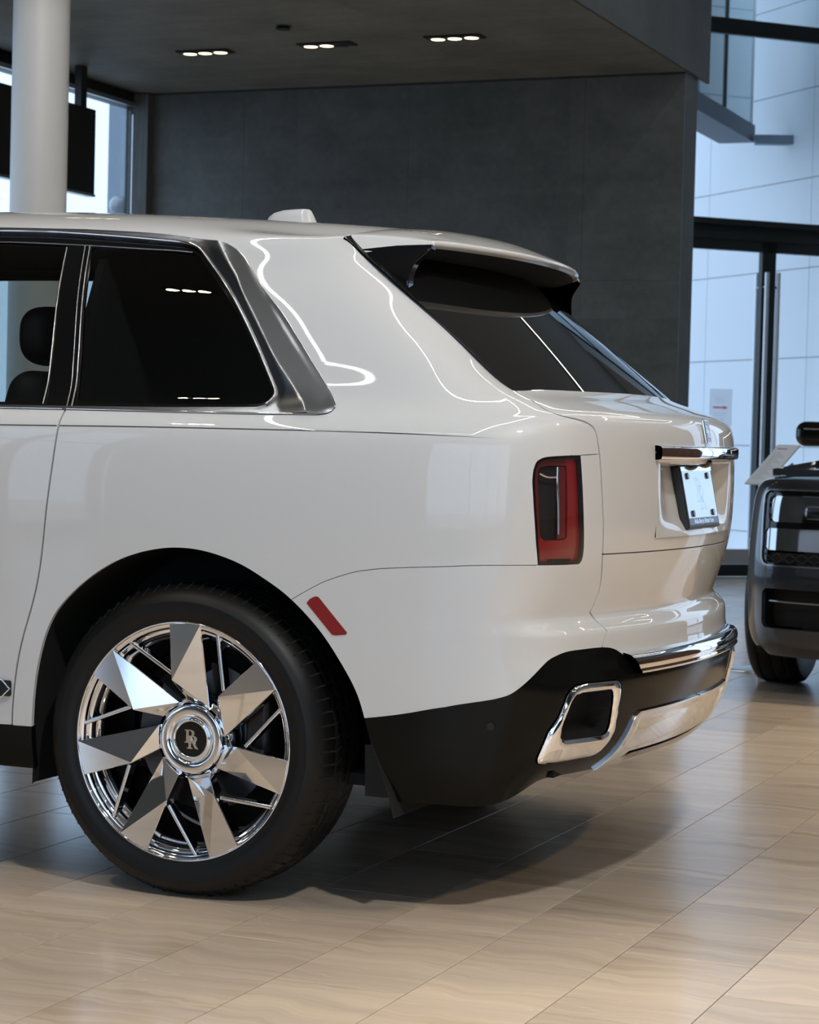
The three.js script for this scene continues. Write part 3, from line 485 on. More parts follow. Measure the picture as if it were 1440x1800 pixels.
{ // tailgate: upper leaf with the deck, lower leaf
  const seam = TAU(10.62);
  let q = clip(FULL, v => hatch(v) - GAP); q = clip(q, v => v.t - 10.62 - .03); q = clip(q, v => 20.02 - v.t);
  const recess = v => Math.min(.385 - Math.abs(v.z), v.y - .938, 1.152 - v.y);
  q = clip(q, v => v.u > 10 ? -recess(v) : 1);
  part(car, 'tailgate', patchGeo(both(q), .012, v => Math.abs(v.z) > .001), M.paint);
  let w = clip(FULL, v => hatch(v) - GAP); w = clip(w, v => 10.62 - v.t - .03); w = clip(w, v => v.y - cladTop(us(v.u)));
  part(car, 'lower_tailgate', patchGeo(both(w), .012, v => Math.abs(v.z) > .001), M.paint);
  // plate recess: side walls, floor, back
  const zr = .385, y0 = .938, y1 = 1.152, surfX = z => { const a = Math.abs(z); return spline([0, .28, .52], [1.088, 1.073, 1.036])(a); };
  const rr = []; const ny = 14, nz = 40;
  for (let j = 0; j <= ny; j++) { const row = []; for (let i = 0; i <= nz; i++) { const z = lerp(zr, -zr, i / nz), y = lerp(y0, y1, j / ny); const e = Math.min((zr - Math.abs(z)) / .16, 1), b = Math.min((y - y0) / .05, 1); const slope = lerp(.012, .062, (y - y0) / (y1 - y0)); const dep = slope * (e * e * (3 - 2 * e)) * (b * b * (3 - 2 * b)); row.push([surfX(z) - dep - .001, y, z]); } rr.push(row); }
  const rg = gridPatch(rr, Array.from({ length: nz + 1 }, (_, i) => i), Array.from({ length: ny + 1 }, (_, i) => i));
  part(car, 'plate_recess', patchGeo(rg), M.paint);
}
{ // black lower cladding: sill, rear apron
  let q = clip(FULL, v => cladTop(us(v.u)) - v.y - (v.u > 9.98 ? .0 : .001)); q = clip(q, outArch); q = clip(q, v => v.t < 12 ? 1 : -1);
  q = clip(q, v => v.u > 3.5 ? 1 : v.y - .29);
  q = clip(q, v => { const e = EXH0(us(v.u), v.y); return -e - .004; });
  part(car, 'lower_cladding', patchGeo(both(q), .02, v => Math.abs(v.z) > .001), M.cladding);
}
{ // inner black shell behind the gaps
  let q = joinPatches([clip(offset(A, -.022), outArch), clip(offset(B, -.022), v => 20 - v.t)]); q = clip(q, v => (v.t > 15.5 && v.t < 24.9 && v.u < 5) ? -sdIn(v.x, v.y) + .004 : 1);
  q = clip(q, v => { const e = EXH0(us(v.u), v.y); return -e; }); q = clip(q, v => -Math.min(.41 - Math.abs(v.z), v.y - .92, 1.17 - v.y));
  part(car, 'inner_shell', patchGeo(both(q)), M.matt);
}
// ---------------------------------------------------------------- side windows and their surrounds
const flank = (() => { // depth of the flank at (x, y)
  const m = clip(clip(A, v => 24.95 - v.t), v => 5.5 - v.u); const tri = m.I, P = m.P; const H = new Map(), cs = .05;
  for (let q = 0; q < tri.length; q += 3) { let x0 = 1e9, x1 = -1e9, y0 = 1e9, y1 = -1e9; for (let e = 0; e < 3; e++) { const i = tri[q + e] * 3; x0 = Math.min(x0, P[i]); x1 = Math.max(x1, P[i]); y0 = Math.min(y0, P[i + 1]); y1 = Math.max(y1, P[i + 1]); } for (let a = Math.floor(x0 / cs); a <= Math.floor(x1 / cs); a++) for (let b = Math.floor(y0 / cs); b <= Math.floor(y1 / cs); b++) { const k = a + ',' + b; if (!H.has(k)) H.set(k, []); H.get(k).push(q); } }
  return (x, y, off = 0) => {
    const l = H.get(Math.floor(x / cs) + ',' + Math.floor(y / cs)) || []; let best = null;
    for (const q of l) { const a = tri[q], b = tri[q + 1], c = tri[q + 2], xa = P[a * 3], ya = P[a * 3 + 1], xb = P[b * 3], yb = P[b * 3 + 1], xc = P[c * 3], yc = P[c * 3 + 1]; const D = (yb - yc) * (xa - xc) + (xc - xb) * (ya - yc); if (Math.abs(D) < 1e-14) continue; const l0 = ((yb - yc) * (x - xc) + (xc - xb) * (y - yc)) / D, l1 = ((yc - ya) * (x - xc) + (xa - xc) * (y - yc)) / D, l2 = 1 - l0 - l1; if (l0 < -1e-4 || l1 < -1e-4 || l2 < -1e-4) continue; const g = k => m[k[0]][a * 3 + k[1]] * l0 + m[k[0]][b * 3 + k[1]] * l1 + m[k[0]][c * 3 + k[1]] * l2; const z = g(['P', 2]); if (best && best[2] > z) continue; best = [x + g(['N', 0]) * off, y + g(['N', 1]) * off, z + g(['N', 2]) * off]; }
    return best || [x, y, .9];
  };
})();
const flip = g => { const o = g.clone(); o.applyMatrix4(new THREE.Matrix4().makeScale(1, 1, -1)); const ix = o.index; if (ix) { const a = ix.array; for (let i = 0; i < a.length; i += 3) { const t = a[i]; a[i] = a[i + 1]; a[i + 1] = t; } } return o; };
const sided = (far, g) => far ? flip(g) : g;
const tube = (pts, r, seg = 8, n = 0, closed = false) => new THREE.TubeGeometry(new THREE.CatmullRomCurve3(pts.map(p => new THREE.Vector3(...p)), closed, 'centripetal'), n || pts.length * 4, r, seg, closed);
const onFlank = (pts, off) => pts.map(([x, y]) => flank(x, y, off));
const creaseD = (() => { const c = [[-.12, 1.73], [-.062, 1.677], [.026, 1.583], [.086, 1.484], [.174, 1.381], [.291, 1.259], [.32, 1.22]]; return (x, y) => { let d = 1e9; for (let i = 0; i < c.length - 1; i++) { const [ax, ay] = c[i], [bx, by] = c[i + 1], ex = bx - ax, ey = by - ay, t = clamp(((x - ax) * ex + (y - ay) * ey) / (ex * ex + ey * ey), 0, 1); d = Math.min(d, Math.hypot(x - ax - ex * t, y - ay - ey * t)); } return d; }; })();
const doorGlass = polySD([[-2.7, 1.675], [-1.6, 1.70], [-.735, 1.693], [-.53, 1.684], [-.521, 1.673], [-.456, 1.250], [-2.7, 1.246]]);
const quarterGlass = polySD([[-.447, 1.675], [-.2, 1.6635], [-.131, 1.657], [-.108, 1.643], [-.012, 1.552], [.070, 1.458], [.139, 1.362], [.183, 1.298], [.191, 1.283], [.186, 1.268], [.17, 1.258], [.1, 1.254], [-.360, 1.2505]]);
for (const far of [0, 1]) {
  const mir = q => far ? mirrored(q) : q, up = clip(A, v => (v.t > 15 && v.t < 25) ? 1 : -1);
  let q = clip(up, v => sdOut(v.x, v.y) - .0015); q = clip(q, v => .0005 - sdIn(v.x, v.y));
  q = recalcNormals(offset(q, v => { const e = sdOut(v.x, v.y), i = -sdIn(v.x, v.y); const ridge = v.x > -.2 ? .013 * smooth(-.16, .0, v.x) * clamp(1 - creaseD(v.x, v.y) / .055, 0, 1) * smooth(0, .03, i) : 0; return .002 + ridge + .002 * smooth(0, .01, Math.min(e, i)); }));
  const trim = part(car, 'window_surround', patchGeo(mir(q), .01), M.smoke, 'smoked chrome window surround');
  part(trim, 'chrome_bead', sided(far, tube(onFlank(trimIn.slice(1, -3).filter((p, i) => i < 2 || i % 2 === 0), .004), .0042, 8, 220)), M.chrome);
  part(trim, 'chrome_edge', sided(far, tube(onFlank(trimOut.filter(p => p[0] > -.05 && p[1] > 1.24), .002), .0022, 6, 120)), M.chrome);
  part(trim, 'belt_bead', sided(far, tube(onFlank([[-1.9, 1.2325], [-1.2, 1.2325], [-.6, 1.2325], [-.384, 1.2325]], .003), .0022, 6, 60)), M.chrome);
  part(trim, 'belt_bead', sided(far, tube(onFlank([[-.372, 1.2325], [-.1, 1.232], [.15, 1.231], [.34, 1.233]], .003), .0022, 6, 60)), M.chrome);
  let f = clip(up, v => sdIn(v.x, v.y)); f = offset(f, -.006);
  let fr = clip(f, v => -doorGlass(v.x, v.y)); fr = clip(fr, v => -quarterGlass(v.x, v.y));
  part(car, 'window_frame', patchGeo(mir(fr), .01), M.gloss);
  part(car, 'door_window', patchGeo(mir(offset(clip(f, v => doorGlass(v.x, v.y)), -.004))), M.sideGlass);
  part(car, 'quarter_window', patchGeo(mir(offset(clip(f, v => quarterGlass(v.x, v.y)), -.004))), M.sideGlass);
  for (const [a, b, r] of [[[-.521, 1.676], [-.456, 1.248], .0028], [[-.467, 1.682], [-.380, 1.242], .0026], [[-.452, 1.680], [-.366, 1.243], .0032]]) part(car, 'pillar_strip', sided(far, tube(onFlank(Array.from({ length: 9 }, (_, i) => [lerp(a[0], b[0], i / 8), lerp(a[1], b[1], i / 8)]), -.004), r, 6, 30)), M.smoke);
  // frame rail above the panes
  part(car, 'window_rail', sided(far, tube(onFlank([[-1.9, 1.697], [-1.2, 1.698], [-.735, 1.694], [-.473, 1.682], [-.3, 1.671], [-.2, 1.665], [-.135, 1.659]], -.004), .002, 6, 80)), M.smoke);
  // painted coachline
  const cy = spline([-2.7, -1.2, -.55, -.21, .19, .59, .833], [1.18, 1.187, 1.1885, 1.1917, 1.193, 1.191, 1.1845]);
  for (const [nm, keep] of [['coachline', v => v.x - doorX(1.19) - .004], ['coachline', v => doorX(1.19) - v.x - .004]]) {
    let c = clip(clip(FULL, v => (v.t > 12 && v.t < 17) ? 6.25 - v.u : -1), keep); c = clip(c, v => v.y - cy(v.x) + .0013 * smooth(.85, .5, v.x)); c = clip(c, v => cy(v.x) + .0013 * smooth(.85, .5, v.x) - v.y);
    part(car, nm, patchGeo(mir(offset(c, .0006))), M.coach || (M.coach = phys({ color: lin(.03, .03, .032), roughness: .3, clearcoat: 1 })));
  }
  // side reflector behind the arch
  const rp = polySD([[.341, .7695], [.345, .775], [.362, .7845], [.367, .786], [.373, .784], [.448, .700], [.446, .696], [.414, .692], [.409, .694]]);
  part(car, 'side_reflector', patchGeo(mir(offset(clip(clip(FULL, v => (v.u < 5 && v.t < 12) ? 1 : -1), v => rp(v.x, v.y)), .002)), .006), M.red, 'slanted red side reflector');
}
// ---------------------------------------------------------------- tail lamps
for (const far of [0, 1]) {
  const mir = q => far ? mirrored(q) : q, zone = clip(FULL, v => (v.u > 6.3 && v.u < 9.2 && v.t < 15 && v.t > 9) ? 1 : -1);
  const lampG = new THREE.Group(); lampG.name = 'tail_lamp'; car.add(lampG); lampG.userData.label = 'upright tail lamp, red around a dark centre';
  const L = d => clip(zone, v => lamp(v) - d);
  part(lampG, 'lamp_rim', patchGeo(mir(offset(clip(L(.0), v => .006 - lamp(v)), -.001)), .03), M.gloss);
  part(lampG, 'lens', patchGeo(mir(offset(L(.005), -.0005))), M.lens);
  part(lampG, 'housing', patchGeo(mir(offset(L(.002), -.03))), M.gloss);
  const dark = polySD(U2([[7.06, 1.118], [7.30, 1.124], [7.98, 1.124], [8.02, 1.06], [8.08, .965], [8.10, .94], [7.30, .938], [7.16, .95], [7.08, 1.02], [7.02, 1.09]]));
  { const rr = clip(L(.007), v => -dark(us(v.u), v.y)), hot = v => Math.max((v.u - 7.93) * .12, .945 - v.y);
    part(lampG, 'red_reflector', patchGeo(mir(offset(clip(rr, hot), -.012)), .012), M.red, 'bright red reflector'); part(lampG, 'smoked_reflector', patchGeo(mir(offset(clip(rr, v => -hot(v)), -.012)), .012), M.redDeep, 'smoked dark red edge'); }
  const P = (u, y, d) => { let b = null, bd = 1e9; for (let i = 0; i < zone.P.length / 3; i++) { const e = Math.abs(zone.A[i * 2] - u) * .13 + Math.abs(zone.P[i * 3 + 1] - y); if (e < bd) { bd = e; b = i; } } return [zone.P[b * 3] + zone.N[b * 3] * d, zone.P[b * 3 + 1] + zone.N[b * 3 + 1] * d, zone.P[b * 3 + 2] + zone.N[b * 3 + 2] * d]; };
  part(lampG, 'light_guide', sided(far, tube([P(7.62, 1.118, -.008), P(7.63, 1.08, -.008), P(7.66, 1.02, -.008), P(7.70, .958, -.008)], .0045, 8, 30)), M.polished, 'upright silver light guide');
  part(lampG, 'light_guide', sided(far, tube([P(7.05, 1.104, -.008), P(7.3, 1.098, -.008), P(7.62, 1.092, -.008)], .003, 8, 20)), M.polished);
  part(lampG, 'inner_band', patchGeo(mir(offset(clip(clip(zone, v => dark(us(v.u), v.y) - .004), v => v.u - 7.75), -.016)), .01), M.redDeep);
  // slot at the foot of the lamp
  part(lampG, 'foot_slot', patchGeo(mir(offset(clip(clip(zone, v => Math.min(v.u - 7.45, 8.3 - v.u)), v => Math.min(v.y - .887, .893 - v.y)), -.010))), M.matt);
}
// ---------------------------------------------------------------- rear window, spoiler, fins
{
  const rw = []; for (let j = 0; j <= 40; j++) { const t = j / 40, row = [], hw = lerp(.748, .668, t); for (let i = 0; i <= 60; i++) { const s = lerp(1, -1, i / 60), z = hw * s, e = s * s; row.push([lerp(.900, .352, t) - lerp(.098, .062, t) * e - .004 * e * e - .004, lerp(1.309, 1.756, t) - lerp(.006, .052, t) * e - .005 + .006 * Math.sin(Math.PI * t), z]); } rw.push(row); }
  part(car, 'rear_window', patchGeo(gridPatch(rw, rw[0].map((_, i) => i), rw.map((_, i) => i)), .008), M.darkGlass, 'raked dark tinted rear window');
}
{
  const g = []; const na = 26, zs = [0, .12, .24, .36, .46, .54];
  const front = spline([0, .22, .42, .56, .64], [.347, .341, .325, .305, .287]), frontY = spline([0, .22, .42, .56, .64], [1.763, 1.757, 1.7415, 1.722, 1.7065]);
  for (let i = 0; i <= na; i++) {
    const a = i / na, row = [];
    const pt = (z0, y0, z1, x1, y1, x0, bow) => [lerp(x0, x1, a), lerp(y0, y1, a) + bow * 4 * a * (1 - a) * .25, lerp(z0, z1, a)];
    for (const z of zs) { const z1 = z * .95; row.push(pt(z, frontY(z), z1, .612 - .31 * z1 * z1, 1.694, front(z), .062 * (1 - z * .6))); }
    row.push(pt(.615, 1.712, .575, .508, 1.6935, .293, .020)); row.push(pt(.638, 1.7065, .596, .503, 1.691, .286, .012)); row.push(pt(.646, 1.698, .602, .504, 1.688, .294, .008)); row.push(pt(.668, 1.658, .61, .508, 1.679, .336, 0));
    g.push(row);
  }
  // rows run along a; make each row denser across
  const dense = g.map(r => { const out = []; const k = [0]; for (let i = 1; i < r.length; i++) k.push(k[i - 1] + Math.hypot(r[i][0] - r[i - 1][0], r[i][1] - r[i - 1][1], r[i][2] - r[i - 1][2])); const f = [0, 1, 2].map(c => table(k, r.map(p => p[c]))), fs = [0, 1, 2].map(c => spline(k.slice(0, 7), r.slice(0, 7).map(p => p[c]))); const st = [6, 6, 6, 6, 6, 5, 3, 2, 5]; for (let i = 0; i < 9; i++) for (let j = 0; j < st[i]; j++) { const x = lerp(k[i], k[i + 1], j / st[i]); out.push([0, 1, 2].map(c => i < 6 ? fs[c](x) : f[c](x))); } out.push(r[9]); return out; });
  // rounded nose under the trailing edge
  const last = dense[na]; for (const [dx, dy] of [[.006, -.004], [.007, -.010], [.002, -.016], [-.010, -.020]]) dense.push(last.map((p, i) => { const w = 1 - smooth(last.length - 10, last.length - 1, i); return [p[0] + dx * (.3 + .7 * w), p[1] + dy * (.25 + .75 * w), p[2]]; }));
  const pg = gridPatch(dense, last.map((_, i) => i), dense.map((_, i) => i));
  const sp = part(car, 'roof_spoiler', patchGeo(both(pg), .008, v => Math.abs(v.z) > .002), M.paint, 'white roof spoiler over the rear window');
  // black underside reaching forward to the glass
  const un = []; const end = dense[dense.length - 1];
  for (let j = 0; j <= 10; j++) { const b = j / 10; un.push(end.map(p => { const z = p[2]; return [lerp(p[0], .40 - .12 * z * z, b), lerp(p[1], 1.665, b) - .012 * Math.sin(Math.PI * b), z]; })); }
  const ug = gridPatch(un, end.map((_, i) => i), un.map((_, i) => i));
  part(sp, 'underside', patchGeo(both(ug)), M.matt);
  // side fins between spoiler and pillar
  for (const far of [0, 1]) {
    const out = smooth2([[.503, 1.670], [.489, 1.655], [.473, 1.636], [.464, 1.610], [.463, 1.57], [.470, 1.534]], 6);
    const edge = [[.470, 1.534], [.42, 1.581], [.37, 1.627], [.330, 1.664]];
    const sh = new THREE.Shape([[.330, 1.664], [.42, 1.673], [.503, 1.676], ...out, ...edge.slice(1, 3)].map(p => new THREE.Vector2(...p)));
    const eg = new THREE.ExtrudeGeometry(sh, { depth: .03, bevelEnabled: true, bevelSize: .004, bevelThickness: .004, bevelSegments: 2, curveSegments: 8 });
    const p = eg.attributes.position; for (let i = 0; i < p.count; i++) { const x = p.getX(i), y = p.getY(i); p.setZ(i, p.getZ(i) + .632 + (1.66 - y) * .12 - (x - .33) * .22 * smooth(1.58, 1.68, y)); } eg.computeVertexNormals();
    part(sp, 'spoiler_fin', sided(far, eg), M.gloss, 'glossy black fin');
  }
}
// ---------------------------------------------------------------- roof antenna
{
  const rows = []; const prof = [[-.268, .002, .0], [-.262, .010, .012], [-.245, .022, .02], [-.215, .031, .026], [-.18, .036, .03], [-.15, .039, .031], [-.135, .039, .03], [-.127, .035, .028], [-.120, .022, .03], [-.112, .0, .032]];
  for (const [x, h, w] of prof) { const b = SKIN.yc(x) - .012, row = []; for (let k = 0; k <= 16; k++) { const a = Math.PI * k / 16, c = Math.cos(a), s = Math.sin(a); row.push([x, b + (h + .012) * Math.pow(s, .7), w * Math.sign(c) * Math.pow(Math.abs(c), .8) * (1 - .55 * s)]); } rows.push(row); }
  part(car, 'roof_antenna', patchGeo(gridPatch(rows, rows[0].map((_, i) => i), rows.map((_, i) => i))), M.paint, 'white shark-fin aerial');
}
// ---------------------------------------------------------------- tail trim: handle, badge, plate, chrome
const planF = (() => { const pts = [...BASE, ...BASE.slice(0, 12).reverse().map(p => [p[0], -p[1]])]; const k = [0]; for (let i = 1; i < pts.length; i++) k.push(k[i - 1] + Math.hypot(pts[i][0] - pts[i - 1][0], pts[i][1] - pts[i - 1][1])); const fx = spline(k, pts.map(p => p[0])), fz = spline(k, pts.map(p => p[1])); return (u, d) => { const c = Math.min(Math.floor(u), 23), s = lerp(k[c], k[c + 1], u - c), e = .002; const tx = fx(s + e) - fx(s - e), tz = fz(s + e) - fz(s - e), l = Math.hypot(tx, tz); return [fx(s) - tz / l * d, fz(s) + tx / l * d]; }; })();
// a profile [(d, y)] carried along the tail between u0 and u1 (24 - u on the far side); ends may slant with y
function tailSweep(prof, u0, u1, n, slant = () => 0) {
  const rows = prof.map(([d, y]) => { const r = []; for (let i = 0; i <= n; i++) { const u = lerp(u0 + slant(y), u1 - slant(y), i / n), p = planF(u, d); r.push([p[0], y, p[1]]); } return r; });
  return gridPatch(rows, Array.from({ length: n + 1 }, (_, i) => i), prof.map((_, i) => i));
}
const capped = m => { // closes both ends of a sweep
  const nj = m.A[m.A.length - 1] + 1, ni = m.P.length / 3 / nj; const o = { P: m.P.slice(), N: m.N.slice(), A: m.A.slice(), I: m.I.slice() };
  for (const e of [0, ni - 1]) { const b = o.P.length / 3; let c = [0, 0, 0]; for (let j = 0; j < nj; j++) { const k = (j * ni + e) * 3, k2 = (j * ni + (e ? e - 1 : 1)) * 3, d = [0, 1, 2].map(a => m.P[k + a] - m.P[k2 + a]), l = Math.hypot(...d); for (let a = 0; a < 3; a++) { o.P.push(m.P[k + a]); o.N.push(d[a] / l); c[a] += m.P[k + a] / nj; } o.A.push(0, 0); if (j) o.I.push(b + j - 1, b + j, b + nj); } o.P.push(...c); o.N.push(...o.N.slice(b * 3, b * 3 + 3)); o.A.push(0, 0); }
  return o; };
part(car, 'tailgate_handle', patchGeo(capped(tailSweep([[-.02, 1.178], [.006, 1.178], [.015, 1.1755], [.0185, 1.171], [.019, 1.160], [.0185, 1.148], [.016, 1.1425], [.006, 1.1405], [-.04, 1.140]], 10.48, 13.52, 90))), M.chrome, 'chrome bar handle above the plate');
part(car, 'plate_lamp_panel', patchGeo(tailSweep([[.0, 1.141], [-.004, 1.130], [-.05, 1.122]], 10.56, 13.44, 60)), M.paint);
{ const cm = new THREE.SphereGeometry(.026, 24, 12); cm.scale(.8, .7, 1.3); cm.translate(1.074, 1.136, -.03); part(car, 'rear_camera', cm, M.gloss, 'black rear camera pod under the handle'); }
part(car, 'bumper_chrome_strip', patchGeo(capped(tailSweep([[-.03, .650], [-.004, .650], [.012, .646], [.022, .637], [.026, .625], [.0255, .613], [.023, .609], [.026, .606], [.0265, .600], [.022, .596], [-.01, .594]], 9.90, 14.10, 140, y => (.650 - y) * 4.2))), M.chrome, 'chrome strip across the bumper');
{
  const zl = table([.33, .346, .40, .44, .475, .486, .494], [.525, .52, .492, .476, .468, .458, .44]);
  let q = clip(FULL, v => (v.t < 4 ? 1 : -1)); q = clip(q, v => .494 - v.y); q = clip(q, v => zl(v.y) - Math.abs(v.z));
  const inner = v => Math.min(zl(v.y) - .03 - Math.abs(v.z), .487 - v.y);
  q = recalcNormals(offset(q, v => .007 - .005 * smooth(0, .012, inner(v))));
  const lc = part(car, 'lower_chrome_trim', patchGeo(both(q), .014, v => Math.abs(v.z) > .001), M.polished, 'broad chrome panel low in the bumper');
  let d = clip(FULL, v => (v.t < 3 ? 1 : -1)); d = clip(d, v => Math.min(v.y - .362, .379 - v.y)); d = clip(d, v => .405 + (v.y - .362) * -1.2 - Math.abs(v.z));
  part(lc, 'reflector_strip', patchGeo(both(offset(d, .0055))), M.slot || (M.slot = phys({ color: lin(.05, .012, .006), roughness: .1, clearcoat: 1 })), 'dark reflector strip');
}
for (const far of [0, 1]) {
  const mir = q => far ? mirrored(q) : q; const zone = clip(FULL, v => (v.t < 5 && v.u > 7 && v.u < 10.2) ? 1 : -1);
  let q = clip(zone, v => EXH0(us(v.u), v.y)); q = clip(q, v => -EXH1(us(v.u), v.y));
  q = recalcNormals(offset(q, v => { const e = EXH0(us(v.u), v.y), i = -EXH1(us(v.u), v.y); return .004 + .008 * smooth(0, .010, e) * smooth(-.001, .008, i); }));
  const ex = part(car, 'exhaust_tip', patchGeo(mir(q), .010), M.chrome, 'chrome framed exhaust outlet');
  let h = clip(zone, v => EXH1(us(v.u), v.y) + .003); part(ex, 'outlet', patchGeo(mir(offset(h, v => -.004 - .06 * smooth(-.001, .006, EXH1(us(v.u), v.y)))), 0), M.matt);
  const s = planF(far ? 24 - 10.9 : 10.9, .002); const pd = new THREE.CylinderGeometry(.010, .010, .006, 24); pd.rotateZ(Math.PI / 2); pd.translate(s[0] - .003, .553, s[1]); part(car, 'parking_sensor', pd, M.satin);
  const m2 = planF(far ? 24 - 5.95 : 5.95, -.020); const pd2 = new THREE.CylinderGeometry(.010, .010, .006, 24); pd2.rotateX(Math.PI / 2); pd2.translate(m2[0], .488, m2[1]); part(car, 'parking_sensor', pd2, M.satin);
}
// ---- flat print for badge and plate
{
  const bt = canvasTex(128, 224, (g, w, h) => { g.fillStyle = '#15171a'; g.fillRect(0, 0, w, h); g.strokeStyle = '#c8ccd0'; g.lineWidth = 7; g.strokeRect(8, 8, w - 16, h - 16); g.fillStyle = '#d4d8dc'; g.textAlign = 'center'; g.textBaseline = 'middle'; g.font = 'bold 104px serif'; g.fillText('R', w / 2 - 10, h * .40); g.fillText('R', w / 2 + 10, h * .60); g.font = 'bold 17px sans-serif'; g.fillText('ROLLS', w / 2, 30); g.fillText('ROYCE', w / 2, h - 28); });
  const b = new RoundedBoxGeometry(.007, .068, .050, 3, .003); 
  const badge = part(car, 'badge', b, M.chrome, 'upright chrome badge on the tailgate'); badge.position.set(1.0845, 1.218, 0); badge.rotation.z = .20;
  const f = new THREE.PlaneGeometry(.045, .063); f.rotateY(Math.PI / 2); const bf = part(badge, 'badge_face', f, phys({ map: bt, roughness: .15, metalness: .4 })); bf.position.x = .0039;
  const pt = canvasTex(1024, 544, (g, w, h) => {
    g.fillStyle = '#dfe6ee'; g.fillRect(0, 0, w, h); g.strokeStyle = '#8d98a5'; g.lineWidth = 5; g.textAlign = 'center'; g.textBaseline = 'middle'; g.font = '330px serif'; g.strokeText('R', w * .47, h * .38); g.strokeText('R', w * .55, h * .52);
    g.fillStyle = '#0b0c0e'; g.fillRect(0, h - 66, w, 66); g.fillStyle = '#f3f5f7'; g.font = 'bold 58px serif'; g.fillText('Rolls-Royce Motor Cars', w / 2, h - 32);
  });
  const pl = new THREE.Group(); pl.name = 'licence_plate'; car.add(pl); pl.userData.label = 'pale licence plate in a dark frame'; pl.position.set(1.060, 1.037, 0); pl.rotation.z = .20;
  part(pl, 'plate_frame', new RoundedBoxGeometry(.024, .172, .330, 3, .006), M.satin);
  const pf = part(pl, 'plate_face', new THREE.PlaneGeometry(.306, .150).rotateY(Math.PI / 2), phys({ map: pt, roughness: .2, metalness: .75 })); pf.position.x = .0126;
  const band = part(pl, 'frame_bar', new THREE.BoxGeometry(.004, .012, .318), M.polished); band.position.set(.0115, .078, 0);
  for (const y of [-.045, .058]) for (const z of [-.105, .105]) { const s = part(pl, 'plate_screw', new THREE.CylinderGeometry(.009, .009, .006, 16).rotateZ(Math.PI / 2), M.gloss); s.position.set(.014, y, z); }
}
// ---------------------------------------------------------------- underbody, arch liner, mud flap, cabin
{
  const fl = new THREE.BoxGeometry(3.2, .03, 1.62); fl.translate(-1.1, .315, 0); part(car, 'underbody', fl, M.matt);
  const tail = new THREE.BoxGeometry(.42, .03, 1.45); tail.translate(.70, .362, 0); part(car, 'underbody', tail, M.matt);
  const cap = new THREE.BoxGeometry(.02, 1.3, 1.78); cap.translate(-2.69, .95, 0); part(car, 'underbody', cap, M.matt);
  for (const far of [0, 1]) {
    const rows = []; for (const z of [.975, .93, .60]) rows.push(archPts.map(([x, y]) => { const k = z < .95 ? 1.01 : 1.0; return [x * k, y * k, z - (z > .97 ? smooth(.75, .45, y) * .02 + .005 : 0)]; }));
    part(car, 'arch_liner', sided(far, patchGeo(gridPatch(rows, archPts.map((_, i) => i), [0, 1, 2]))), M.matt);
    const back = new THREE.BoxGeometry(1.05, .7, .02); back.translate(.05, .62, far ? -.60 : .60); part(car, 'arch_liner', back, M.matt);
    const mf = new THREE.Shape([[.478, .42], [.50, .42], [.565, .300], [.560, .292], [.482, .292]].map(p => new THREE.Vector2(...p))); const mg = new THREE.ExtrudeGeometry(mf, { depth: .30, bevelEnabled: false }); mg.translate(0, 0, .61); part(car, 'mud_flap', sided(far, mg), M.rubber);
  }
  // rear seats behind the tinted panes
  for (const z of [.44, -.44]) {
    const seat = new THREE.Group(); seat.name = 'rear_seat'; car.add(seat); seat.position.set(-.72, 0, z);
    const hr = new THREE.SphereGeometry(1, 28, 18); { const p = hr.attributes.position; for (let i = 0; i < p.count; i++) { const v = [p.getX(i), p.getY(i), p.getZ(i)].map(c => Math.sign(c) * Math.pow(Math.abs(c), .72)); p.setXYZ(i, v[0] * .062, v[1] * .085, v[2] * .125); } } hr.computeVertexNormals(); hr.translate(-.01, 1.445, 0); part(seat, 'headrest', hr, M.leather);
    const bk = new RoundedBoxGeometry(.16, .62, .50, 6, .07); bk.rotateZ(-.30); bk.translate(-.02, 1.04, 0); part(seat, 'backrest', bk, M.leather);
    const cu = new RoundedBoxGeometry(.55, .2, .52, 4, .06); cu.translate(-.40, .72, 0); part(seat, 'cushion', cu, M.leather);
  }
  const shelf = new THREE.BoxGeometry(.95, .02, 1.55); shelf.translate(.05, 1.19, 0); part(car, 'parcel_shelf', shelf, M.matt);
  const ps = new THREE.Shape([[-.88, 1.0], [.88, 1.0], [.885, 1.24], [.70, 1.64], [.5, 1.70], [-.5, 1.70], [-.70, 1.64], [-.885, 1.24]].map(p => new THREE.Vector2(...p))), pg2 = new THREE.ExtrudeGeometry(ps, { depth: .02, bevelEnabled: false }); pg2.rotateY(Math.PI / 2); pg2.translate(-.43, 0, 0); part(car, 'luggage_screen', pg2, M.matt);
  // slim chrome-edged trim along the foot of the door
  for (const far of [0, 1]) { const tr = new RoundedBoxGeometry(1.1, .042, .014, 3, .006); tr.translate(-1.055, .500, .977); part(car, 'door_trim_bar', sided(far, tr), M.gloss); const te = tube([[-1.6, .5195, .986], [-.515, .5195, .986], [-.506, .512, .986], [-.506, .488, .986], [-.515, .4805, .986], [-1.6, .4805, .986]], .0028, 6, 60); part(car, 'trim_edge', sided(far, te), M.chrome); }
}
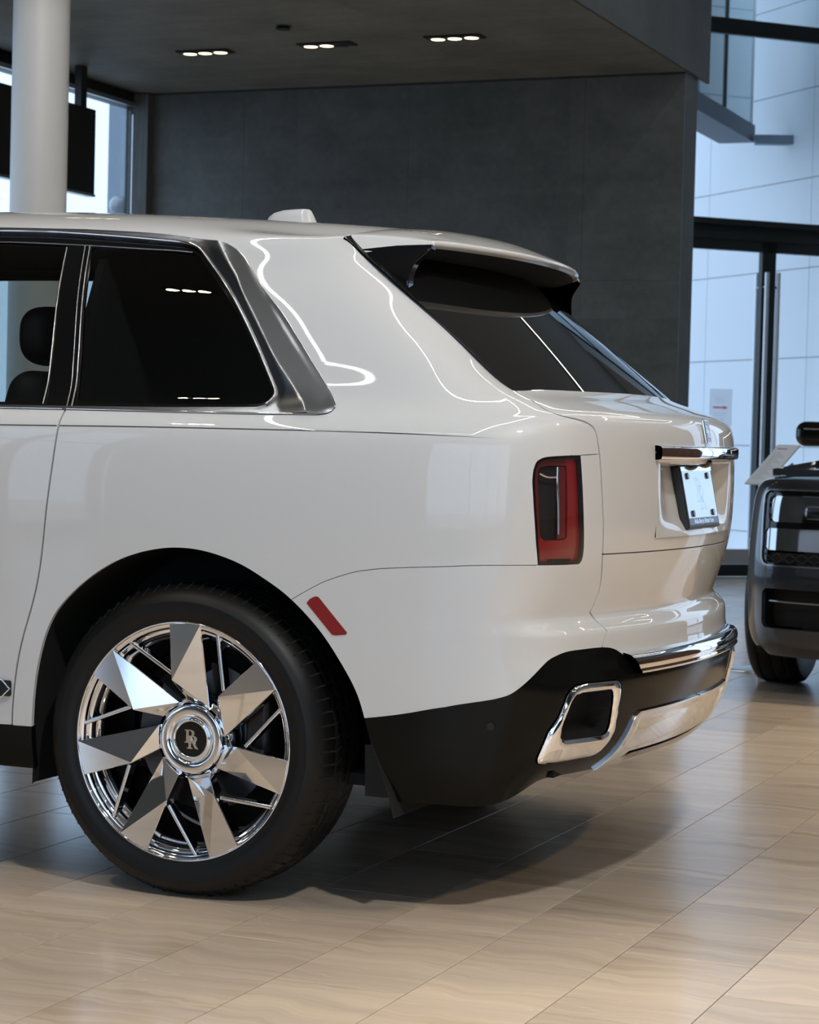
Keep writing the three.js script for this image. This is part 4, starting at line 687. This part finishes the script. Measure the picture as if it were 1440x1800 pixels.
// ---------------------------------------------------------------- wheels
const font = await new FontLoader().loadAsync('fonts/droid/droid_serif_bold.typeface.json');
function buildWheel() {
  const w = new THREE.Group(); w.name = 'wheel'; const R = a => a * Math.PI / 180, lat = (pts, n = 128) => { const g = new THREE.LatheGeometry(pts.map(p => new THREE.Vector2(p[0], p[1])), n); g.rotateX(Math.PI / 2); return g; };
  // tyre: rim edge - sidewall - tread with four grooves - inner sidewall (r, z from the wheel face)
  const gr = (z, d = .008, h = .005) => [[.4005, z + h + .001], [.4005 - d, z + h * .7], [.4005 - d, z - h * .7], [.4005, z - h - .001]];
  const ty = [[.300, -.006], [.3035, .001], [.308, .003], [.314, .0025], [.322, .007], [.334, .0105], [.346, .0115], [.352, .0105], [.3525, .0118], [.357, .0112], [.3575, .0095], [.366, .006], [.376, -.002], [.385, -.013], [.392, -.025], [.3965, -.038], [.399, -.050], ...gr(-.068), [.4008, -.085], ...gr(-.106), [.4012, -.13], ...gr(-.154), [.4008, -.175], ...gr(-.192), [.399, -.21], [.3965, -.222], [.388, -.238], [.37, -.256], [.34, -.266], [.31, -.262], [.30, -.255]];
  const tg = lat(ty, 180);
  // shoulder sipes: slots cut as real steps in the outer tread blocks
  { const p = tg.attributes.position; for (let i = 0; i < p.count; i++) { if (p.getY(i) < -.3985) p.setY(i, -.3985); } tg.computeVertexNormals(); }
  part(w, 'tyre', tg, M.rubber, 'low-profile black tyre');
  const bl = []; const nb = 76; for (let k = 0; k < nb; k++) { const a = k / nb * Math.PI * 2; const b = new THREE.BoxGeometry(.0042, .0035, .048); b.rotateX(.42); b.translate(0, .3935, -.033); b.rotateZ(a); bl.push(b); for (const [zz, tw] of [[-.087, .35], [-.130, -.35], [-.174, .35]]) { const c = new THREE.BoxGeometry(.003, .003, .03); c.rotateY(tw); c.translate(0, .3998, zz); c.rotateZ(a + .02 * tw); bl.push(c); } }
  const sg = mergeGeometries(bl); { const p = sg.attributes.position; for (let i = 0; i < p.count; i++) if (p.getY(i) < -.3985) p.setY(i, -.3985); } const sp = part(w, 'tread_sipes', sg, M.matt); sp.userData.kind = 'stuff';
  // rim: lip, stepped barrel
  part(w, 'rim', lat([[.3035, -.012], [.3055, -.002], [.3045, .0015], [.3015, .0018], [.2995, -.0005], [.2985, -.006], [.292, -.008], [.289, -.010], [.288, -.022], [.279, -.025], [.276, -.028], [.275, -.042], [.266, -.048], [.262, -.054], [.258, -.10], [.255, -.20], [.262, -.25], [.285, -.262]], 160), M.chrome, 'stepped chrome rim barrel');
  const pol = (r, a, z) => [r * Math.cos(R(a)), r * Math.sin(R(a)), z];
  const poly = (pts, tris) => { const P = []; for (const t of tris) for (const i of t) P.push(...pts[i]); const g = new THREE.BufferGeometry(); g.setAttribute('position', new THREE.Float32BufferAttribute(P, 3)); g.computeVertexNormals(); return g; };
  for (let k = 0; k < 7; k++) {
    const e = 102 + k * 360 / 7;
    // face outline: outer left, outer mid, outer right, hub right, hub left, knee
    const O = [pol(.3005, e - 4, -.001), pol(.3018, e - 12.5, -.001), pol(.3015, e - 21, -.001), pol(.098, e - 43, -.054), pol(.098, e - 6, -.054), pol(.158, e, -.001)];
    const cx = O.reduce((s, p) => s + p[0], 0) / 6, cy = O.reduce((s, p) => s + p[1], 0) / 6, n = 6, bev = .0022;
    const I = O.map((p, i) => { const a = O[(i + 5) % 6], b = O[(i + 1) % 6]; const d1 = [p[0] - a[0], p[1] - a[1]], d2 = [b[0] - p[0], b[1] - p[1]], l1 = Math.hypot(...d1), l2 = Math.hypot(...d2); let nx = d1[1] / l1 + d2[1] / l2, ny = -d1[0] / l1 - d2[0] / l2; const l = Math.hypot(nx, ny) || 1; nx /= l; ny /= l; const s = (cx - p[0]) * nx + (cy - p[1]) * ny > 0 || i === 5 ? 1 : -1; return [p[0] + nx * bev * s * (i === 5 ? 1 : 1), p[1] + ny * bev * s, p[2] + .0022]; });
    const Bk = O.map((p, i) => [p[0] * .985, p[1] * .985, (i === 3 || i === 4) ? -.085 : -.045]);
    const pts = [...I, ...O, ...Bk], tr = [[0, 5, 2], [0, 2, 1], [2, 5, 3], [5, 4, 3]].map(t => [t[0], t[1], t[2]]);
    for (let i = 0; i < n; i++) { const j = (i + 1) % n; tr.push([i, j, 6 + i], [j, 6 + j, 6 + i], [6 + i, 6 + j, 12 + i], [6 + j, 12 + j, 12 + i]); }
    part(w, 'spoke', poly(pts, tr), M.polished, 'faceted polished blade spoke');
    // slim rib from the rim to the knee of the next blade
    const a = pol(.2985, e - 29, -.010), b = pol(.172, e - 51.4, -.016), dx = b[0] - a[0], dy = b[1] - a[1], L = Math.hypot(dx, dy), rib = new RoundedBoxGeometry(L, .0105, .034, 3, .004);
    rib.rotateZ(Math.atan2(dy, dx)); rib.translate((a[0] + b[0]) / 2, (a[1] + b[1]) / 2, -.028); part(w, 'rib', rib, M.polished);
  }
  const hub = part(w, 'hub', lat([[.001, -.052], [.044, -.052], [.0455, -.050], [.047, -.0475], [.0505, -.0475], [.052, -.050], [.0535, -.053], [.0585, -.053], [.061, -.0505], [.064, -.048], [.069, -.0455], [.083, -.046], [.087, -.048], [.0905, -.053], [.092, -.060], [.094, -.066], [.104, -.068], [.112, -.085], [.112, -.12]], 96), M.chrome, 'chrome hub cap');
  const cd = new THREE.CircleGeometry(.0445, 48); cd.translate(0, 0, -.0505); part(hub, 'hub_disc', cd, M.gloss);
  for (const [ch, x, y] of [['R', -.0185, -.0095], ['R', -.0105, -.0240]]) { const tgm = new TextGeometry(ch, { font, size: .034, depth: .0012, curveSegments: 6 }); tgm.translate(x, y, -.0502 + (x > -.015 ? .0010 : 0)); part(hub, 'monogram', tgm, M.polished); }
  const dsk = lat([[.06, -.13], [.19, -.13], [.192, -.132], [.192, -.155], [.06, -.157]], 64); part(w, 'brake_disc', dsk, phys({ color: lin(.10, .10, .105), metalness: 1, roughness: .35 }));
  const cal = new RoundedBoxGeometry(.07, .2, .07, 4, .02); cal.translate(.165, .03, -.125); part(w, 'brake_caliper', cal, M.satin);
  const val = new THREE.CylinderGeometry(.003, .0035, .03, 10); val.rotateX(Math.PI / 2.4); val.translate(.272 * Math.cos(R(64)), .272 * Math.sin(R(64)), -.025); part(w, 'valve', val, M.polished);
  const bk = new THREE.CylinderGeometry(.255, .255, .01, 48).rotateX(Math.PI / 2); bk.translate(0, 0, -.24); part(w, 'brake_shield', bk, M.matt);
  return w;
}
{ const w = buildWheel(); w.position.set(0, .3985, .975); car.add(w); const w2 = w.clone(); w2.rotation.y = Math.PI; w2.position.set(0, .3985, -.975); car.add(w2); w.userData.label = 'chrome wheel with seven faceted blade spokes'; }
// ---------------------------------------------------------------- the dark car parked beyond, nose towards the viewer
const CAR2 = (() => {
  const XM = 1.08, base = [[.075, -7.6], [.072, -6.2], [.082, -5.3], [.105, -4.8], [.142, -4.5], [.20, -4.335], [.30, -4.22], [.5, -4.14], [.8, -4.09], [XM, -4.075]];
  const mats = { body: phys({ color: lin(.020, .025, .033), roughness: .35, metalness: .5, clearcoat: 1, clearcoatRoughness: .02 }), silver: phys({ color: lin(.55, .58, .62), metalness: 1, roughness: .06 }) };
  const nrm = base.map((b, c) => { const a = base[Math.max(0, c - 1)], e = c < 9 ? base[c + 1] : [2 * XM - base[8][0], base[8][1]]; const tx = e[0] - a[0], tz = e[1] - a[1], l = Math.hypot(tx, tz); return [-tz / l, tx / l]; });
  const R = [[.20, .085], [.235, .04], [.29, .015], [.37, .004], [.46, 0], [.56, -.004], [.66, -.002], [.76, .003], [.87, .012], [.95, .024], [.995, .040], [1.022, .064], [1.038, .11], [1.05, .19], [1.062, .30]];
  const rows = R.map(([y, i]) => base.map((b, c) => [b[0] - nrm[c][0] * i, y + (i > .05 ? .0 : 0), b[1] - nrm[c][1] * i]));
  const su = [6, 8, 8, 10, 10, 10, 14, 14, 12], U = []; for (let c = 0; c < 9; c++) for (let j = 0; j < su[c]; j++) U.push(c + j / su[c]); U.push(9);
  const dense = rows.map(r => { const q = [...r]; for (let c = 8; c >= 0; c--) q.push([2 * XM - r[c][0], r[c][1], r[c][2]]); const k = [0]; for (let i = 1; i < q.length; i++) k.push(k[i - 1] + Math.hypot(base[Math.min(i, 18 - i)][0] - base[Math.min(i - 1, 19 - i)][0], base[Math.min(i, 18 - i)][1] - base[Math.min(i - 1, 19 - i)][1]) + .02); const f = [0, 1, 2].map(a => spline(k, q.map(p => p[a]))); return U.map(u => { const c = Math.min(Math.floor(u), 8), x = lerp(k[c], k[c + 1], u - c); return [f[0](x), f[1](x), f[2](x)]; }); });
  const T = []; for (let j = 0; j < R.length - 1; j++) for (let s = 0; s < 5; s++) T.push(j + s / 5); T.push(R.length - 1);
  const cols = U.map((u, i) => { const k = [0]; for (let j = 1; j < R.length; j++) k.push(k[j - 1] + Math.hypot(...[0, 1, 2].map(a => dense[j][i][a] - dense[j - 1][i][a]))); const f = [0, 1, 2].map(a => spline(k, dense.map(d => d[i][a]))); return T.map(t => { const c = Math.min(Math.floor(t), R.length - 2), x = lerp(k[c], k[c + 1], t - c); return [f[0](x), f[1](x), f[2](x)]; }); });
  const skin = gridPatch(T.map((t, j) => cols.map(c => c[j])), U, T);
  return { XM, skin, mats };
})();
{
  const { XM, skin, mats } = CAR2; const c2 = thing('parked_car', 'dark grey car at the right edge, nose towards the viewer', 'car');
  const mirX = q => { const o = { P: q.P.slice(), N: q.N.slice(), A: q.A.slice(), I: q.I.slice() }; for (let i = 0; i < o.P.length; i += 3) { o.P[i] = 2 * XM - o.P[i]; o.N[i] = -o.N[i]; } for (let t = 0; t < o.I.length; t += 3) { const s = o.I[t]; o.I[t] = o.I[t + 1]; o.I[t + 1] = s; } return o; };
  const two = q => joinPatches([q, mirX(q)]);
  const rr = (x0, x1, y0, y1, r) => polySD((() => { const o = []; for (const [cx, cy, a] of [[x1 - r, y1 - r, 0], [x0 + r, y1 - r, 90], [x0 + r, y0 + r, 180], [x1 - r, y0 + r, 270]]) for (let k = 0; k <= 5; k++) { const t = (a + k * 18) * Math.PI / 180; o.push([cx + r * Math.cos(t), cy + r * Math.sin(t)]); } return o; })());
  const frame = rr(.258, .74, .628, .982, .04), upper = rr(.283, .725, .832, .958, .03), lower = rr(.268, .725, .70, .803, .015), mesh = rr(.285, .725, .640, .690, .015), intake = rr(.268, 1.6, .335, .522, .03), wheelHole = polySD([[-5.53, .1], [-5.50, .55], [-5.36, .74], [-5.05, .83], [-4.74, .74], [-4.60, .55], [-4.57, .1]]);
  const front = v => v.z > -4.6 && v.u > 4.2;
  let b = clip(skin, v => front(v) ? -frame(v.x, v.y) : 1); b = clip(b, v => front(v) ? -intake(v.x, v.y) : 1); b = clip(b, v => v.u < 4.2 && v.x < .3 ? -wheelHole(v.z, v.y) : 1);
  part(c2, 'body', patchGeo(two(b), .02, v => Math.abs(v.x - XM) > .01), mats.body);
  const Z = clip(skin, v => front(v) ? 1 : -1), two2 = q => two(q);
  part(c2, 'lamp_frame', patchGeo(two2(offset(clip(clip(Z, v => frame(v.x, v.y)), v => -Math.max(upper(v.x, v.y), lower(v.x, v.y), mesh(v.x, v.y))), -.006)), .03), M.gloss);
  const ch = clip(clip(Z, v => frame(v.x, v.y) + .002), v => .004 - frame(v.x, v.y)); part(c2, 'frame_bead', patchGeo(two2(offset(ch, .003)), .006), M.smoke);
  const lr = (n, q, m, l) => [q, mirX(q)].map(e => part(c2, n, patchGeo(e), m, l));
  const hls = lr('headlamp', offset(clip(Z, v => upper(v.x, v.y)), -.016), mats.silver, 'wide headlamp glass');
  const drl = rr(.47, .715, .852, .915, .012); { const q = offset(clip(clip(Z, v => drl(v.x, v.y)), v => .006 - drl(v.x, v.y)), -.009); part(hls[0], 'light_frame', patchGeo(q, .004), M.polished); part(hls[1], 'light_frame', patchGeo(mirX(q), .004), M.polished); }
  lr('lower_lamp_panel', offset(clip(Z, v => lower(v.x, v.y)), -.012), mats.silver);
  lr('vent_mesh', offset(clip(Z, v => mesh(v.x, v.y)), -.02), M.matt);
  for (let k = 0; k < 7; k++) for (const s of [-1, 1]) { const g = new THREE.BoxGeometry(.006, .07, .004); g.rotateZ(s * .9); g.translate(.32 + k * .06, .665, -4.178 + k * .009); part(c2, 'vent_bar', g, M.satin); }
  part(c2, 'intake', patchGeo(two2(offset(clip(Z, v => intake(v.x, v.y)), -.07))), M.matt);
  part(c2, 'intake_bar', tube([[.31, .462, -4.235], [.36, .463, -4.20], [.5, .461, -4.16], [.8, .458, -4.11], [1.08, .457, -4.095], [1.6, .46, -4.15]], .006, 8, 40), M.smoke);
  { const s = new THREE.CylinderGeometry(.012, .012, .006, 20).rotateX(Math.PI / 2); s.translate(.335, .578, -4.196); part(c2, 'parking_sensor', s, M.satin); }
  { const g = new RoundedBoxGeometry(.012, .05, .09, 2, .004); g.translate(.094, .66, -4.83); part(c2, 'side_marker', g, phys({ color: lin(.6, .10, .01), roughness: .2, clearcoat: 1 })); }
  // bonnet, cabin
  const bon = []; for (let i = 0; i <= 24; i++) { const x = lerp(.255, XM * 2 - .255, i / 24), e = Math.abs(x - XM) / .83; const row = []; for (let j = 0; j <= 12; j++) { const z = lerp(-4.36 - .10 * e * e, -5.85, j / 12); row.push([x, 1.034 + .05 * (1 - e * e) * smooth(0, .4, j / 12) + .05 * (j / 12) + .012, z]); } bon.push(row); }
  part(c2, 'bonnet', patchGeo(gridPatch(bon, bon[0].map((_, i) => i), bon.map((_, i) => i)), .03), mats.body);
  const cab = new THREE.Shape([[-5.75, 1.12], [-6.5, 1.68], [-7.6, 1.72], [-7.6, 1.1]].map(p => new THREE.Vector2(...p))), cg = new THREE.ExtrudeGeometry(cab, { depth: 1.40, bevelEnabled: true, bevelSize: .05, bevelThickness: .08, bevelSegments: 3 }); cg.rotateY(-Math.PI / 2); cg.translate(XM + .70, 0, 0); part(c2, 'cabin', cg, M.darkGlass);
  { const p = cg.attributes.position; for (let i = 0; i < p.count; i++) { const y = p.getY(i), k = 1 - .16 * smooth(1.2, 1.75, y); p.setX(i, XM + (p.getX(i) - XM) * k); } cg.computeVertexNormals(); }
  for (const s of [-1, 1]) { const g = new RoundedBoxGeometry(.25, .135, .16, 5, .055); g.translate(XM + s * (1.02 - .095) * 1.0, 1.255, -6.0); part(c2, 'door_mirror', g, M.gloss); const a = new RoundedBoxGeometry(.16, .03, .08, 2, .012); a.translate(XM + s * .80, 1.19, -6.02); part(c2, 'mirror_arm', a, M.gloss); }
  const under = box(1.7, .03, 3.2, XM, .22, -5.95); part(c2, 'underbody', under, M.matt);
  for (const x of [.07, 2 * XM - .07]) {
    const s = x < 1 ? 1 : -1, w = new THREE.Group(); w.name = 'wheel'; c2.add(w); w.position.set(x + s * .135, .398, -5.05); w.rotation.y = s < 0 ? Math.PI : 0;
    const tp = [[.27, .118], [.33, .128], [.365, .122], [.39, .105], [.398, .08], [.4, .065], [.394, .064], [.394, .056], [.4, .055], [.4, .006], [.394, .005], [.394, -.005], [.4, -.006], [.4, -.055], [.394, -.056], [.394, -.064], [.4, -.065], [.398, -.08], [.39, -.105], [.365, -.122], [.27, -.118]].map(p => new THREE.Vector2(...p));
    const g = new THREE.LatheGeometry(tp, 72); g.rotateZ(Math.PI / 2); { const p = g.attributes.position; for (let i = 0; i < p.count; i++) if (p.getY(i) < -.398) p.setY(i, -.398); } part(w, 'tyre', g, M.rubber); const r = new THREE.CylinderGeometry(.275, .275, .2, 40).rotateZ(Math.PI / 2); part(w, 'rim', r, M.smoke);
  }
  for (const x of [.40, 2 * XM - .40]) { const g = box(.02, .62, 1.1, x, .52, -5.05); part(c2, 'arch_liner', g, M.matt); }
}
{ // specification board on a round-footed stand
  const st = thing('info_stand', 'slanted white specification board on a stand left of the dark car', 'sign stand', [-.03, 0, -5.52]);
  part(st, 'foot', new THREE.LatheGeometry([[0, .018], [.05, .016], [.155, .010], [.165, .004], [.165, 0]].map(p => new THREE.Vector2(...p)), 64), alum); part(st, 'pole', new THREE.CylinderGeometry(.014, .014, .98, 20).translate(0, .49, 0), alum);
  const pt = canvasTex(512, 720, (g, w, h) => { g.fillStyle = '#e6e8ea'; g.fillRect(0, 0, w, h); g.fillStyle = '#9aa0a8'; for (let i = 0; i < 22; i++) g.fillRect(50, 130 + i * 24, 150 + ((i * 53) % 230), 5); g.fillStyle = '#4a5058'; g.fillRect(50, 60, 250, 14); });
  const bd = part(st, 'board', new THREE.BoxGeometry(.21, .29, .006), new THREE.MeshStandardMaterial({ color: lin(.7, .71, .72), roughness: .5 })); bd.rotation.order = 'YXZ'; bd.rotation.set(-.77, -Math.PI / 4, 0); bd.position.set(.055, 1.086, .07);
  const face = part(bd, 'printed_sheet', new THREE.PlaneGeometry(.20, .28), new THREE.MeshStandardMaterial({ map: pt, roughness: .6 })); face.position.z = .0036; const neck = new THREE.CylinderGeometry(.009, .009, .2, 12); neck.rotateZ(-.9); part(st, 'neck', neck.translate(.075, 1.03, .02), alum);
}
renderer.render(scene, camera);
